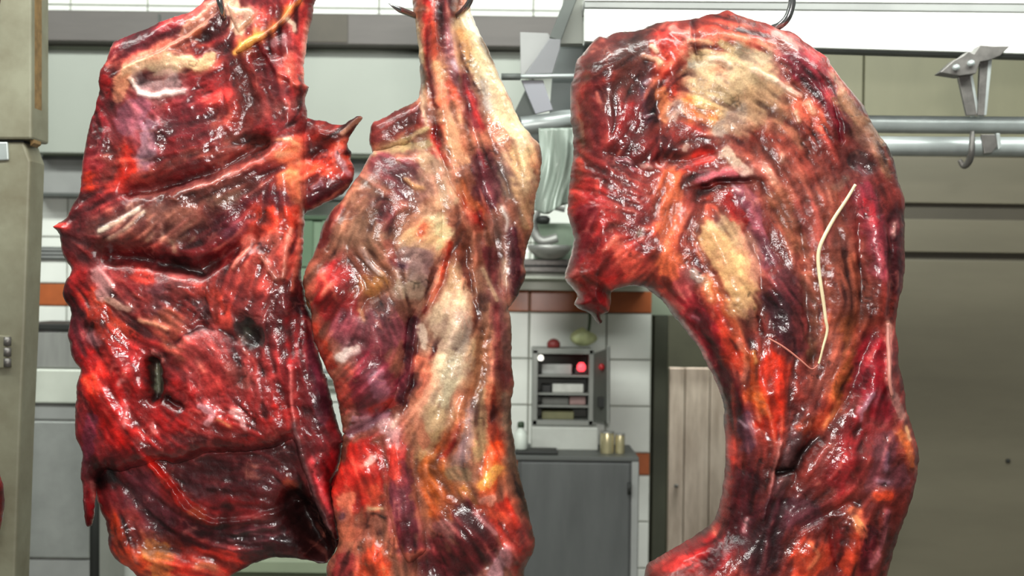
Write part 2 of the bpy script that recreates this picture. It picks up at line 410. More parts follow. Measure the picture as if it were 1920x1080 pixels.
# hanging plastic sheet and the steel machine in the middle gap
def cloth(name, x0, x1, y0, y1, Y, m, amp=0.02, seed=1):
    rng = random.Random(seed); nx, ny = 26, 30; v, f = [], []
    for sgn in (0, 1):
        for j in range(ny + 1):
            for i in range(nx + 1):
                t = j / ny; s = i / nx
                d = amp * (math.sin(s * 14 + t * 2.2) * 0.5 + math.sin(s * 7 - t * 4.5) * 0.7 + 0.3 * math.sin(s * 27 + t * 9)) * (0.35 + t)
                p = P(x0 + (x1 - x0) * s + 8 * math.sin(t * 5) * t, y0 + (y1 - y0) * t + 10 * math.sin(s * 5) * t, Y)
                v.append((p.x, p.y + d + sgn * 0.003, p.z))
    N = (nx + 1) * (ny + 1)
    for j in range(ny):
        for i in range(nx):
            a = j * (nx + 1) + i
            f.append((a, a + nx + 1, a + nx + 2, a + 1)); f.append((N + a, N + a + 1, N + a + nx + 2, N + a + nx + 1))
    rim = [i for i in range(nx)] ; 
    for i in range(nx):
        f.append((i, i + 1, N + i + 1, N + i)); b0 = ny * (nx + 1) + i; f.append((b0 + 1, b0, N + b0, N + b0 + 1))
    for j in range(ny):
        a = j * (nx + 1); f.append((a + nx + 1, a, N + a, N + a + nx + 1)); b0 = a + nx; f.append((b0, b0 + nx + 1, N + b0 + nx + 1, N + b0))
    o = mesh_obj(name, v, f, m, None, True)
    c = P(x0, y1, Y)
    for q in o.data.vertices: q.co -= c
    o.location = c
    return o
tag(cloth('plastic_sheet', 1010, 1074, 240, 392, 3.595, mat('pale_plastic', (140, 150, 140), 0.3, noise=0.12, nscale=8), 0.02), 'pale crumpled plastic sheet draped from the upper pipe', 'sheet')

mm = empty('steel_machine', tuple(P(1030, 512, 4.7)), 'small steel machine with a curved spout on the tiled ledge', 'machine')
M_MG = mat('machine_green', (122, 138, 118), 0.45, noise=0.3, nscale=10)
pbox('body', 1002, 1130, 418, 512, 4.75, 0.2, M_MG, mm, 0.012)
pbox('base', 975, 1130, 486, 512, 4.70, 0.26, M_DSTEEL, mm, 0.006)
pbox('base_shadow_strip', 980, 1130, 497, 501, 4.695, 0.01, M_BLACK, mm, 0.0)  # solid black strip standing in for the shade of a gap
tube('spout', spline([P(1060, 390, 4.66), P(1030, 384, 4.66), P(1010, 392, 4.66), P(1000, 412, 4.66), P(1004, 440, 4.66), P(1018, 452, 4.66), P(1045, 446, 4.66)]), 0.017, M_STEEL, mm, 14)
lathe('bowl', tuple(P(1030, 486, 4.66)), [(0.02, 0), (0.05, 0.008), (0.075, 0.03), (0.085, 0.05), (0.08, 0.05), (0.05, 0.02)], M_STEEL, mm, 24)
lathe('knob', tuple(P(1018, 420, 4.63)), [(0.02, 0), (0.026, 0.01), (0.026, 0.022), (0.016, 0.03)], M_BLACK, mm, 16)
led = empty('tiled_ledge', tuple(P(1090, 550, 4.95)), 'pale ledge along the wall above the brown tile course', 'ledge')
pbox('slab', 940, 1221, 513, 524, 4.72, 0.475, mat('ledge_stone', (178, 182, 168), 0.4, noise=0.15, nscale=8), led, 0.003)
pbox('riser', 945, 1221, 524, 545, 4.95, 0.245, mat('ledge_riser', (196, 198, 184), 0.4), led, 0.002)

# open control box
BY = 4.98
cb = empty('control_box', tuple(P(1060, 792, BY)), 'grey wall-mounted control box standing open on the tiles', 'control box')
M_BOX = mat('box_grey', (138, 140, 134), 0.4, metal=0.2, noise=0.12, nscale=8)
M_INS = mat('box_inside', (84, 86, 80), 0.6, noise=0.2, nscale=8)
pbox('back_plate', 1000, 1112, 658, 796, BY + 0.17, 0.02, M_INS, cb, 0.001)
pbox('left_side', 998, 1008, 656, 798, BY, 0.19, M_BOX, cb, 0.002)
pbox('right_side', 1104, 1113, 656, 798, BY, 0.19, M_BOX, cb, 0.002)
pbox('top_side', 998, 1113, 654, 664, BY, 0.19, M_BOX, cb, 0.002)
pbox('bottom_side', 998, 1113, 788, 798, BY, 0.19, M_BOX, cb, 0.002)
for yy in (703, 737, 760): pbox('shelf', 1008, 1104, yy, yy + 4, BY + 0.02, 0.15, M_BOX, cb, 0.001)
dr = prism('door', [(1113, 663), (1143, 652), (1143, 792), (1113, 788)], BY, 0.012, M_INS, cb, 0.002, Y2=[BY, BY - 0.12, BY - 0.12, BY])
prism('door_rim', [(1138, 650), (1144, 648), (1144, 796), (1138, 794)], BY - 0.115, 0.014, M_BOX, cb, 0.002)
M_RED = mat('red_lamp', (255, 70, 80), 0.2, emit=2.2)
def lamp(px, py, Y, r, m, label):
    o = lathe('indicator_lamp', tuple(P(px, py, Y)), [(r * .6, -r), (r, -r * .5), (r, r * .3), (r * .5, r)], m, cb, 14); o['label'] = label
lamp(1090, 688, BY + 0.02, 0.017, M_RED, 'glowing red lamp')
lamp(1128, 688, BY - 0.08, 0.012, mat('red_reflection', (180, 40, 45), 0.2), 'dull red spot standing in for the lamp reflection on the door')  # no lamp here: red bead coloured as the glowing lamp's reflection in the door
lamp(1014, 671, BY + 0.0, 0.011, mat('white_lamp', (255, 250, 240), 0.2, emit=1.5), 'small white lamp')
box('latch', tuple(P(1127, 754, BY - 0.07)), (0.03, 0.02, 0.04), M_BLACK, cb)
def inside(name, x0, x1, y0, y1, rgb, label, d=0.09):
    o = pbox(name, x0, x1, y0, y1, BY + 0.045, d, mat('in_%d_%d' % (x0, y0), rgb, 0.5, noise=0.2, nscale=20), None, 0.003); tag(o, label, 'component', 'components in the control box')
inside('fuse_block', 1016, 1072, 683, 702, (176, 178, 174), 'pale fuse block on the top shelf of the control box')
inside('relay', 1078, 1102, 690, 702, (60, 60, 58), 'small black relay on the top shelf of the control box')
inside('contactor', 1016, 1033, 722, 736, (40, 40, 38), 'black contactor left on the second shelf of the control box')
inside('terminal_strip', 1036, 1094, 720, 736, (214, 214, 206), 'white terminal strip on the second shelf of the control box')
inside('transformer', 1016, 1066, 745, 759, (104, 104, 98), 'grey transformer on the third shelf of the control box')
inside('coil', 1068, 1098, 744, 759, (160, 128, 124), 'pinkish coil on the third shelf of the control box', 0.08)
inside('cable_bundle', 1016, 1076, 771, 786, (122, 120, 84), 'olive cable bundle in the bottom of the control box')
tag(lathe('red_cap', tuple(P(1038, 653, BY + .08)), [(0.018, 0), (0.026, 0.006), (0.026, 0.022), (0.016, 0.034), (0.004, 0.038)], mat('dull_red', (128, 44, 42), 0.5)), 'small dull red cap on top of the control box', 'cap')
def lump(name, px, py, Y, sx, sy, sz, m, seed):
    rng = np.random.RandomState(seed); n, k = 22, 14; v, f = [], []
    ph = rng.rand(6) * 6.28
    for j in range(k + 1):
        t = j / k; th = math.pi * t
        for i in range(n):
            a = 2 * math.pi * i / n
            r = 1 + 0.13 * math.sin(3 * a + ph[0] + 3 * t) + 0.09 * math.sin(5 * a + ph[1] - 5 * t) + 0.06 * math.sin(9 * a + ph[2])
            v.append((sx * r * math.sin(th) * math.cos(a), sy * r * math.sin(th) * math.sin(a), sz * (1 + math.cos(th)) * (1 + 0.1 * math.sin(2 * a + ph[3]))))
    for j in range(k):
        for i in range(n):
            i2 = (i + 1) % n; f.append((j * n + i, (j + 1) * n + i, (j + 1) * n + i2, j * n + i2))
    o = mesh_obj(name, v, f, m, None, True); o.location = P(px, py, Y); return o
tag(lump('plastic_bag', 1092, 649, BY + 0.08, 0.05, 0.04, 0.034, mat('bag_green', (198, 202, 150), 0.4, noise=0.25, nscale=25), 4), 'crumpled yellow-green plastic bag on top of the control box', 'bag')
tag(tube('green_string', spline([P(1105, 570, 5.15), P(1106, 600, 5.13), P(1103, 625, 5.11), P(1101, 640, 5.09)]), 0.006, mat('green_cord', (74, 92, 66), 0.6)), 'short dark green string hanging above the plastic bag', 'string')

# grey cabinet with the things on it
CY = 4.78
gc = empty('grey_cabinet', tuple(P(1080, 1300, CY)), 'tall scuffed grey metal cabinet under the control box', 'cabinet')
pbox('body', 968, 1196, 864, 1290, CY, 0.36, M_CAB, gc, 0.004)
pbox('top', 964, 1198, 856, 864, CY - 0.01, 0.38, mat('cab_top', (78, 80, 77), 0.5), gc, 0.002)
pbox('door', 974, 1178, 868, 1280, CY - 0.016, 0.016, M_CAB, gc, 0.003)
pbox('side_frame', 1182, 1195, 866, 1286, CY - 0.008, 0.01, M_GREYB, gc, 0.002)
for yy in (905, 1150): tube('hinge', [P(1180, yy, CY - 0.02), P(1180, yy + 22, CY - 0.02)], 0.007, M_BLACK, gc, 10)
zc = P(1080, 856, CY).z
def on_cab(px, dy=0.08): 
    p = P(px, 856, CY + dy); return (p.x, p.y, zc + 0.001)
wc = box('white_carton', (on_cab(1058, .2)[0], CY + 0.24, zc + 0.046), (130 * CY / F_PX, 0.14, 0.09), mat('carton_white', (196, 198, 190), 0.5, noise=0.1, nscale=10), None, 0.006)
tag(wc, 'low white carton on the grey cabinet below the control box', 'carton')
tr = pbox('dark_tray', 966, 1046, 849, 855, CY + 0.03, 0.12, M_BLACK, None, 0.004); tr.location.z = zc + 0.008
tag(tr, 'dark flat tray at the left of the grey cabinet top', 'tray')
bt = on_cab(976, 0.08)
btl = empty('white_bottle', (bt[0], bt[1], zc + 0.0145), 'small white bottle with a dark cap on the dark tray', 'bottle')
lathe('bottle', (bt[0], bt[1], zc + 0.0145), [(0.022, 0), (0.026, 0.004), (0.026, 0.055), (0.018, 0.07), (0.011, 0.075), (0.011, 0.083)], mat('bottle_white', (214, 220, 210), 0.3), btl, 18)
lathe('cap', (bt[0], bt[1], zc + 0.0975), [(0.013, 0), (0.013, 0.018), (0.008, 0.022)], mat('cap_dark', (56, 72, 52), 0.5), btl, 14)
M_GOLD = mat('gold_tin', (214, 202, 160), 0.25, metal=0.7)
for px, lab, hh in ((1138, 'larger golden tin on the grey cabinet, nearer the control box', 0.082), (1162, 'smaller golden tin at the right end of the grey cabinet', 0.074)):
    p = on_cab(px, 0.1); c = empty('golden_tin', p, lab, 'tin', 'golden tins')
    r_ = 0.026 if hh > .08 else 0.018
    lathe('can', p, [(r_ * .95, 0), (r_, 0.003), (r_, hh - 0.004), (r_ * .94, hh)], M_GOLD, c, 22)
    lathe('rim', (p[0], p[1], p[2] + hh - 0.004), [(r_ * 1.05, 0), (r_ * 1.07, 0.003), (r_ * 1.02, 0.006)], M_STEEL, c, 22)
# ------------------------------------------------------------------ meat: canvases, relief and mesh builder
S = 2.0                                       # grid spacing in photograph pixels
def lat(h, w, cell, rng, oct_=1, gain=0.5):
    """smooth value noise, mean 0, about unit range"""
    out = np.zeros((h, w), np.float32); amp = 1.0; tot = 0
    for o in range(oct_):
        c = max(cell / 2 ** o, 1.0)
        gh, gw = int(h / c) + 3, int(w / c) + 3
        g = rng.rand(gh, gw).astype(np.float32)
        yy = np.arange(h) / c; xx = np.arange(w) / c
        yi = yy.astype(int); xi = xx.astype(int)
        fy = yy - yi; fx = xx - xi
        fy = (fy * fy * (3 - 2 * fy)).astype(np.float32)[:, None]; fx = (fx * fx * (3 - 2 * fx)).astype(np.float32)[None, :]
        a = g[yi][:, xi]; b = g[yi][:, xi + 1]; c_ = g[yi + 1][:, xi]; d = g[yi + 1][:, xi + 1]
        out += amp * ((a * (1 - fx) + b * fx) * (1 - fy) + (c_ * (1 - fx) + d * fx) * fy - 0.5) * 2
        tot += amp; amp *= gain
    return out / tot

def bil(img, x, y):
    h, w = img.shape[:2]
    x = np.clip(x, 0, w - 1.001); y = np.clip(y, 0, h - 1.001)
    xi = x.astype(np.int32); yi = y.astype(np.int32); fx = (x - xi); fy = (y - yi)
    if img.ndim == 3: fx = fx[..., None]; fy = fy[..., None]
    return (img[yi, xi] * (1 - fx) + img[yi, xi + 1] * fx) * (1 - fy) + (img[yi + 1, xi] * (1 - fx) + img[yi + 1, xi + 1] * fx) * fy

def blur(a, n):
    for _ in range(n):
        a = (np.roll(a, 1, 0) + np.roll(a, -1, 0) + 2 * a) / 4
        a = (np.roll(a, 1, 1) + np.roll(a, -1, 1) + 2 * a) / 4
    return a

def pts_of(s):
    return np.array([[float(q) for q in t.split(',')] for t in s.split()], np.float32)

def seg_dist(X, Y, pts):
    """distance to a polyline and the side of it (+1 = right of travel on the picture)"""
    if len(pts) == 1:
        return np.hypot(X - pts[0, 0], Y - pts[0, 1]), np.ones_like(X)
    best = np.full(X.shape, 1e9, np.float32); side = np.ones_like(X)
    for (ax, ay), (bx, by) in zip(pts[:-1], pts[1:]):
        dx, dy = bx - ax, by - ay; L = dx * dx + dy * dy + 1e-6
        t = np.clip(((X - ax) * dx + (Y - ay) * dy) / L, 0, 1)
        d = np.hypot(X - ax - t * dx, Y - ay - t * dy)
        m = d < best
        best = np.where(m, d, best)
        side = np.where(m, np.sign(dx * (Y - ay) - dy * (X - ax)), side)
    return best, side

class Canvas:
    """colour and relief of one hanging piece, in photograph pixels"""
    def __init__(s, x0, y0, x1, y1, base, flow, seed):
        s.x0, s.y0 = x0, y0
        s.w = int((x1 - x0) / S) + 1; s.h = int((y1 - y0) / S) + 1
        s.rng = np.random.RandomState(seed)
        gx = x0 + np.arange(s.w, dtype=np.float32) * S; gy = y0 + np.arange(s.h, dtype=np.float32) * S
        s.X, s.Y = np.meshgrid(gx, gy)
        s.col = np.empty((s.h, s.w, 3), np.float32); s.col[:] = np.array(base, np.float32)
        s.hgt = np.zeros((s.h, s.w), np.float32)
        s.wet = np.full((s.h, s.w), 0.5, np.float32)
        r = s.rng
        # fibre direction from the flow notes (x, y, degrees)
        cs = np.zeros((s.h, s.w), np.float32); sn = cs.copy(); ws = cs.copy()
        for fx, fy, a in flow:
            wgt = 1.0 / (((s.X - fx) ** 2 + (s.Y - fy) ** 2) / 1600.0 + 0.4) ** 1.6
            cs += wgt * math.cos(math.radians(2 * a)); sn += wgt * math.sin(math.radians(2 * a)); ws += wgt
        ang = 0.5 * np.arctan2(sn, cs) + 0.35 * lat(s.h, s.w, 40, r, 2)
        ux, uy = np.cos(ang), np.sin(ang)
        # line-integral fibres: three noises smeared along the fibre direction
        ns = [lat(s.h, s.w, c, r).ravel() for c in (1.6, 4, 9)]; lens = (6, 16, 26)
        acc = [n.copy() for n in ns]
        iy, ix = np.mgrid[0:s.h, 0:s.w].astype(np.float32)
        iy = iy.ravel(); ix = ix.ravel(); uxr = ux.ravel().astype(np.float32); uyr = uy.ravel().astype(np.float32)
        for sg in (1, -1):
            px, py = ix.copy(), iy.copy(); lvx = lvy = None
            id_ = np.arange(s.h * s.w)
            for k in range(26):
                vx = uxr[id_]; vy = uyr[id_]
                if lvx is not None:                     # keep going the same way along the undirected field
                    fl = np.where(vx * lvx + vy * lvy < 0, -1, 1).astype(np.float32); vx = vx * fl; vy = vy * fl
                lvx, lvy = vx, vy
                px = np.clip(px + sg * vx, 0, s.w - 1); py = np.clip(py + sg * vy, 0, s.h - 1)
                id_ = (py + 0.5).astype(np.int32) * s.w + (px + 0.5).astype(np.int32)
                id_ = np.minimum(id_, s.h * s.w - 1)
                for q in range(3):
                    if k < lens[q]: acc[q] += ns[q][id_]
        s.f1, s.f2, s.f3 = [blur((a_ / a_.std()).reshape(s.h, s.w), 1) for a_ in acc]
        s.n1 = lat(s.h, s.w, 3, r, 2); s.n2 = lat(s.h, s.w, 9, r, 3); s.n3 = lat(s.h, s.w, 30, r, 3); s.n4 = lat(s.h, s.w, 70, r, 2)
        s.wx = 9 * lat(s.h, s.w, 12, r, 3, 0.65) + 2.5 * s.n1 ; s.wy = 9 * lat(s.h, s.w, 12, r, 3, 0.65)
    def win(s, pts, m):
        i0 = int(max((pts[:, 0].min() - m - s.x0) / S, 0)); i1 = int(min((pts[:, 0].max() + m - s.x0) / S + 2, s.w))
        j0 = int(max((pts[:, 1].min() - m - s.y0) / S, 0)); j1 = int(min((pts[:, 1].max() + m - s.y0) / S + 2, s.h))
        return slice(j0, max(j1, j0)), slice(i0, max(i1, i0))
    def paint(s, text):
        for ln in text.strip().splitlines():
            ln = ln.split('#')[0].strip()
            if not ln: continue
            c, w, a, rest = ln.split(None, 3)
            hm = 0.0
            if rest[0] == 'h': hh, rest = rest.split(None, 1); hm = float(hh[1:])
            c = np.array([float(q) for q in c.split(',')], np.float32); w = float(w); a = float(a)
            pts = pts_of(rest); sl = s.win(pts, w * 2.4 + 20)
            if s.X[sl].size == 0: continue
            q = min(1.0, w / 10.0)
            d, _ = seg_dist(s.X[sl] + q * s.wx[sl], s.Y[sl] + q * s.wy[sl], pts)
            e = (w - d) / (0.42 * w + 1.2) + 0.38 + (0.26 * s.f2[sl] + 0.12 * s.f1[sl]) * min(1.0, w / 12.0)
            k = np.clip(e, 0, 1); k = k * k * (3 - 2 * k)
            hl = np.clip(1 - d / (2.1 * w + 4) + 0.12 * s.f2[sl], 0, 1)                      # tissue grades into its surroundings
            k = np.maximum(k, 0.42 * hl * (3 - 2 * hl) * hl * 1.4) * a
            s.col[sl] = s.col[sl] * (1 - k[..., None]) + c * k[..., None]
            if hm: s.hgt[sl] += hm * 1e-3 * np.clip(1.15 - (d / (w * 1.3)) ** 2, 0, 1)
    def relief(s, text):
        """r = rounded ridge or groove (mm), s = step: the right-hand side of travel stands proud, falling off over w"""
        for ln in text.strip().splitlines():
            ln = ln.split('#')[0].strip()
            if not ln: continue
            kd, w, hm, rest = ln.split(None, 3); w = float(w); hm = float(hm) * 1e-3
            pts = pts_of(rest); sl = s.win(pts, w * 3)
            if s.X[sl].size == 0: continue
            d, sd = seg_dist(s.X[sl] + 0.4 * s.wx[sl], s.Y[sl] + 0.4 * s.wy[sl], pts)
            if kd == 'r': s.hgt[sl] += hm * np.exp(-(d / w) ** 2)
            else:
                k = np.exp(-(d / w) ** 1.5); sg = np.clip(d * sd / 3.0, -1, 1)
                s.hgt[sl] += hm * k * (0.5 + 0.5 * sg) - 0.35 * hm * k * (0.5 - 0.5 * sg)
    def moist(s, text):
        """wet places: radius, amount, points"""
        for ln in text.strip().splitlines():
            w, a, rest = ln.split(None, 2); w = float(w); pts = pts_of(rest); sl = s.win(pts, w * 2)
            d, _ = seg_dist(s.X[sl] + s.wx[sl], s.Y[sl] + s.wy[sl], pts)
            s.wet[sl] += float(a) * np.exp(-(d / w) ** 2)
    def finish(s, fib=1.0, lump=1.0, contrast=1.0, vein=1.0, strand=1.0):
        # natural variation of the tissue itself: fibres, mottling, veins, fat flecks, darker muscle
        r = s.rng; sm = lambda k: np.clip(k, 0, 1) ** 2 * (3 - 2 * np.clip(k, 0, 1))
        na = lat(s.h, s.w, 16, r, 3, 0.6) + 0.18 * s.f3; nb = lat(s.h, s.w, 13, r, 3, 0.6) + 0.20 * s.f3; nc = lat(s.h, s.w, 24, r, 3, 0.6)
        nd = lat(s.h, s.w, 34, r, 4, 0.55); ne = lat(s.h, s.w, 26, r, 4, 0.55)
        cl = 1 - 0.65 * np.clip((s.col.mean(2) - 120) / 70, 0, 1)                       # clean fat is more even than muscle
        v = strand * (0.13 * s.f2 + 0.09 * s.f1 + 0.12 * s.f3) + 0.18 * s.n2 + 0.12 * s.n3
        s.col *= np.exp(0.85 * contrast * v * cl)[..., None]
        k = (0.40 * sm(na * 2.2 - 0.25) * contrast)[..., None]
        s.col = s.col * (1 - k) + (s.col * 1.16 + np.array((26, 18, 12), np.float32)) * k
        k = (0.50 * sm(nb * 2.4 - 0.35) * contrast * cl)[..., None]
        s.col = s.col * (1 - k) + s.col * np.array((0.60, 0.48, 0.54), np.float32) * k
        k = (0.20 * sm(nc * 2.4 - 0.3) * contrast)[..., None]                   # violet-grey silverskin patches
        s.col = s.col * (1 - k) + np.array((138, 92, 98), np.float32) * k
        # pale threads and dark vessels
        k = (0.55 * vein * sm(1 - np.abs(nd + 0.03 * s.f2) / 0.035) * sm(s.n3 * 2.0 + 0.35))[..., None]
        s.col = s.col * (1 - k) + (0.45 * s.col + 0.55 * np.array((232, 164, 140), np.float32)) * k
        s.hgt += 0.0008 * k[..., 0]
        k = (0.6 * vein * sm(1 - np.abs(ne + 0.03 * s.f2) / 0.03) * sm(-s.n3 * 2.0 + 0.2))[..., None]
        s.col = s.col * (1 - k) + s.col * 0.42 * k
        s.hgt -= 0.0012 * k[..., 0]
        k = (0.42 * strand * sm((s.f2 - 0.95) * 1.5) * sm(s.n3 * 2.2 + 0.1))[..., None]                # pale strands
        s.col = s.col * (1 - k) + (0.4 * s.col + 0.6 * np.array((226, 158, 132), np.float32)) * k
        s.hgt += 0.0006 * k[..., 0]
        k = (0.55 * strand * cl * sm((-s.f2 - 0.95) * 1.5) * sm(-s.n3 * 2.0 + 0.35))[..., None]              # dark strands
        s.col = s.col * (1 - k) + s.col * np.array((0.5, 0.36, 0.4), np.float32) * k
        fat = sm((0.40 * s.f2 + 0.42 * s.f1 + 0.9 * s.n2 + 0.5 * s.n3 - 1.05) * 1.3)[..., None]
        s.col = s.col * (1 - 0.40 * fat) + np.array((222, 152, 128), np.float32) * 0.40 * fat
        g = s.col.mean(2, keepdims=True)
        s.col = np.clip(s.col * 0.93 + g * 0.07, 6, 250)
        s.col = np.clip(262 * (s.col / 255) ** 1.32, 4, 245)
        s.lin = s2l(s.col).astype(np.float32)
        wet = np.clip(s.wet + 0.35 * s.n4 + 0.3 * s.n3, 0, 1)
        s.lin = np.concatenate([s.lin, wet[..., None]], -1)
        rough = 0.45 + 0.75 * np.clip(0.5 + 1.2 * nc, 0, 1)
        s.hgt += 1e-3 * lump * (5.5 * s.n4 + 4.4 * s.n3 + 2.6 * s.n2 * rough) + 1e-3 * fib * (0.5 * s.f3 + 0.36 * s.f2 + 0.12 * s.f1 + 0.28 * s.n1 * rough)
        s.hgt += 1e-3 * lump * 1.3 * (0.3 - np.abs(nb)) * rough

def poly_sdf(gx, gy, wx, wy, poly, cap):
    """signed distance to the outline (positive inside), exact within cap"""
    h, w = len(gy), len(gx); st = gx[1] - gx[0]
    X = gx[None, :] + wx; Y = gy[:, None] + wy
    m = float(max(np.abs(wx).max(), np.abs(wy).max())) + 2
    d = np.full((h, w), cap, np.float32); ins = np.zeros((h, w), bool)
    pts = np.vstack([poly, poly[:1]])
    for (ax, ay), (bx, by) in zip(pts[:-1], pts[1:]):
        r = cap + m
        i0 = max(int((min(ax, bx) - r - gx[0]) / st), 0); i1 = min(int((max(ax, bx) + r - gx[0]) / st) + 2, w)
        j0 = max(int((min(ay, by) - r - gy[0]) / st), 0); j1 = min(int((max(ay, by) + r - gy[0]) / st) + 2, h)
        if i1 > i0 and j1 > j0:
            sl = (slice(j0, j1), slice(i0, i1)); x = X[sl]; y = Y[sl]
            dx, dy = bx - ax, by - ay; L = dx * dx + dy * dy + 1e-6
            t = np.clip(((x - ax) * dx + (y - ay) * dy) / L, 0, 1)
            d[sl] = np.minimum(d[sl], np.hypot(x - ax - t * dx, y - ay - t * dy))
        if ay != by:
            j0 = max(int((min(ay, by) - m - gy[0]) / st), 0); j1 = min(int((max(ay, by) + m - gy[0]) / st) + 2, h)
            x = X[j0:j1]; y = Y[j0:j1]
            ins[j0:j1] ^= ((ay > y) != (by > y)) & (x < (bx - ax) * (y - ay) / (by - ay) + ax)
    return np.where(ins, d, -d)

def rough_loop(poly, rng, amp):
    """round the traced corners a little and fray the edge"""
    p = poly.copy(); n = len(p); out = []
    for i in range(n):
        p0, p1, p2, p3 = p[i - 1], p[i], p[(i + 1) % n], p[(i + 2) % n]
        m = max(2, int(np.hypot(*(p2 - p1)) / 9))
        for k in range(m):
            t = k / m
            out.append(0.5 * (2 * p1 + (p2 - p0) * t + (2 * p0 - 5 * p1 + 4 * p2 - p3) * t * t + (3 * p1 - p0 - 3 * p2 + p3) * t ** 3))
    return np.array(out, np.float32)

def meat_mat():
    m = bpy.data.materials.new('raw_beef'); m.use_nodes = True
    nt = m.node_tree; b = nt.nodes['Principled BSDF']
    at = nt.nodes.new('ShaderNodeAttribute'); at.attribute_name = 'tissue'
    tc = nt.nodes.new('ShaderNodeTexCoord')
    nz = nt.nodes.new('ShaderNodeTexNoise'); nz.inputs['Scale'].default_value = 260; nz.inputs['Detail'].default_value = 4
    nz2 = nt.nodes.new('ShaderNodeTexNoise'); nz2.inputs['Scale'].default_value = 46; nz2.inputs['Detail'].default_value = 5
    for q in (nz, nz2): nt.links.new(tc.outputs['Object'], q.inputs['Vector'])
    hs = nt.nodes.new('ShaderNodeMix'); hs.data_type = 'RGBA'; hs.blend_type = 'MULTIPLY'
    rp = nt.nodes.new('ShaderNodeValToRGB')
    rp.color_ramp.elements[0].position = 0.3; rp.color_ramp.elements[0].color = (0.72, 0.62, 0.62, 1)
    rp.color_ramp.elements[1].position = 0.68; rp.color_ramp.elements[1].color = (1.18, 1.16, 1.15, 1)
    nt.links.new(nz.outputs['Fac'], rp.inputs['Fac'])
    hs.inputs[0].default_value = 0.6
    nt.links.new(at.outputs['Color'], hs.inputs[6]); nt.links.new(rp.outputs['Color'], hs.inputs[7])
    nt.links.new(hs.outputs[2], b.inputs['Base Color'])
    ad = nt.nodes.new('ShaderNodeMath'); ad.operation = 'MULTIPLY_ADD'
    ad.inputs[1].default_value = 0.7; nt.links.new(nz2.outputs['Fac'], ad.inputs[0]); nt.links.new(at.outputs['Alpha'], ad.inputs[2])
    mr = nt.nodes.new('ShaderNodeMapRange')
    mr.inputs[1].default_value = 0.45; mr.inputs[2].default_value = 1.25; mr.inputs[3].default_value = 0.12; mr.inputs[4].default_value = 1.0
    nt.links.new(ad.outputs[0], mr.inputs[0]); nt.links.new(mr.outputs[0], b.inputs['Coat Weight'])
    b.inputs['Coat Roughness'].default_value = 0.14
    b.inputs['Coat IOR'].default_value = 1.5
    b.inputs['Roughness'].default_value = 0.5
    b.inputs['Specular IOR Level'].default_value = 0.16
    bp = nt.nodes.new('ShaderNodeBump'); bp.inputs['Strength'].default_value = 0.35; bp.inputs['Distance'].default_value = 0.0016
    nt.links.new(nz.outputs['Fac'], bp.inputs['Height']); nt.links.new(bp.outputs['Normal'], b.inputs['Normal']); nt.links.new(bp.outputs['Normal'], b.inputs['Coat Normal'])
    return m
M_MEAT = meat_mat()

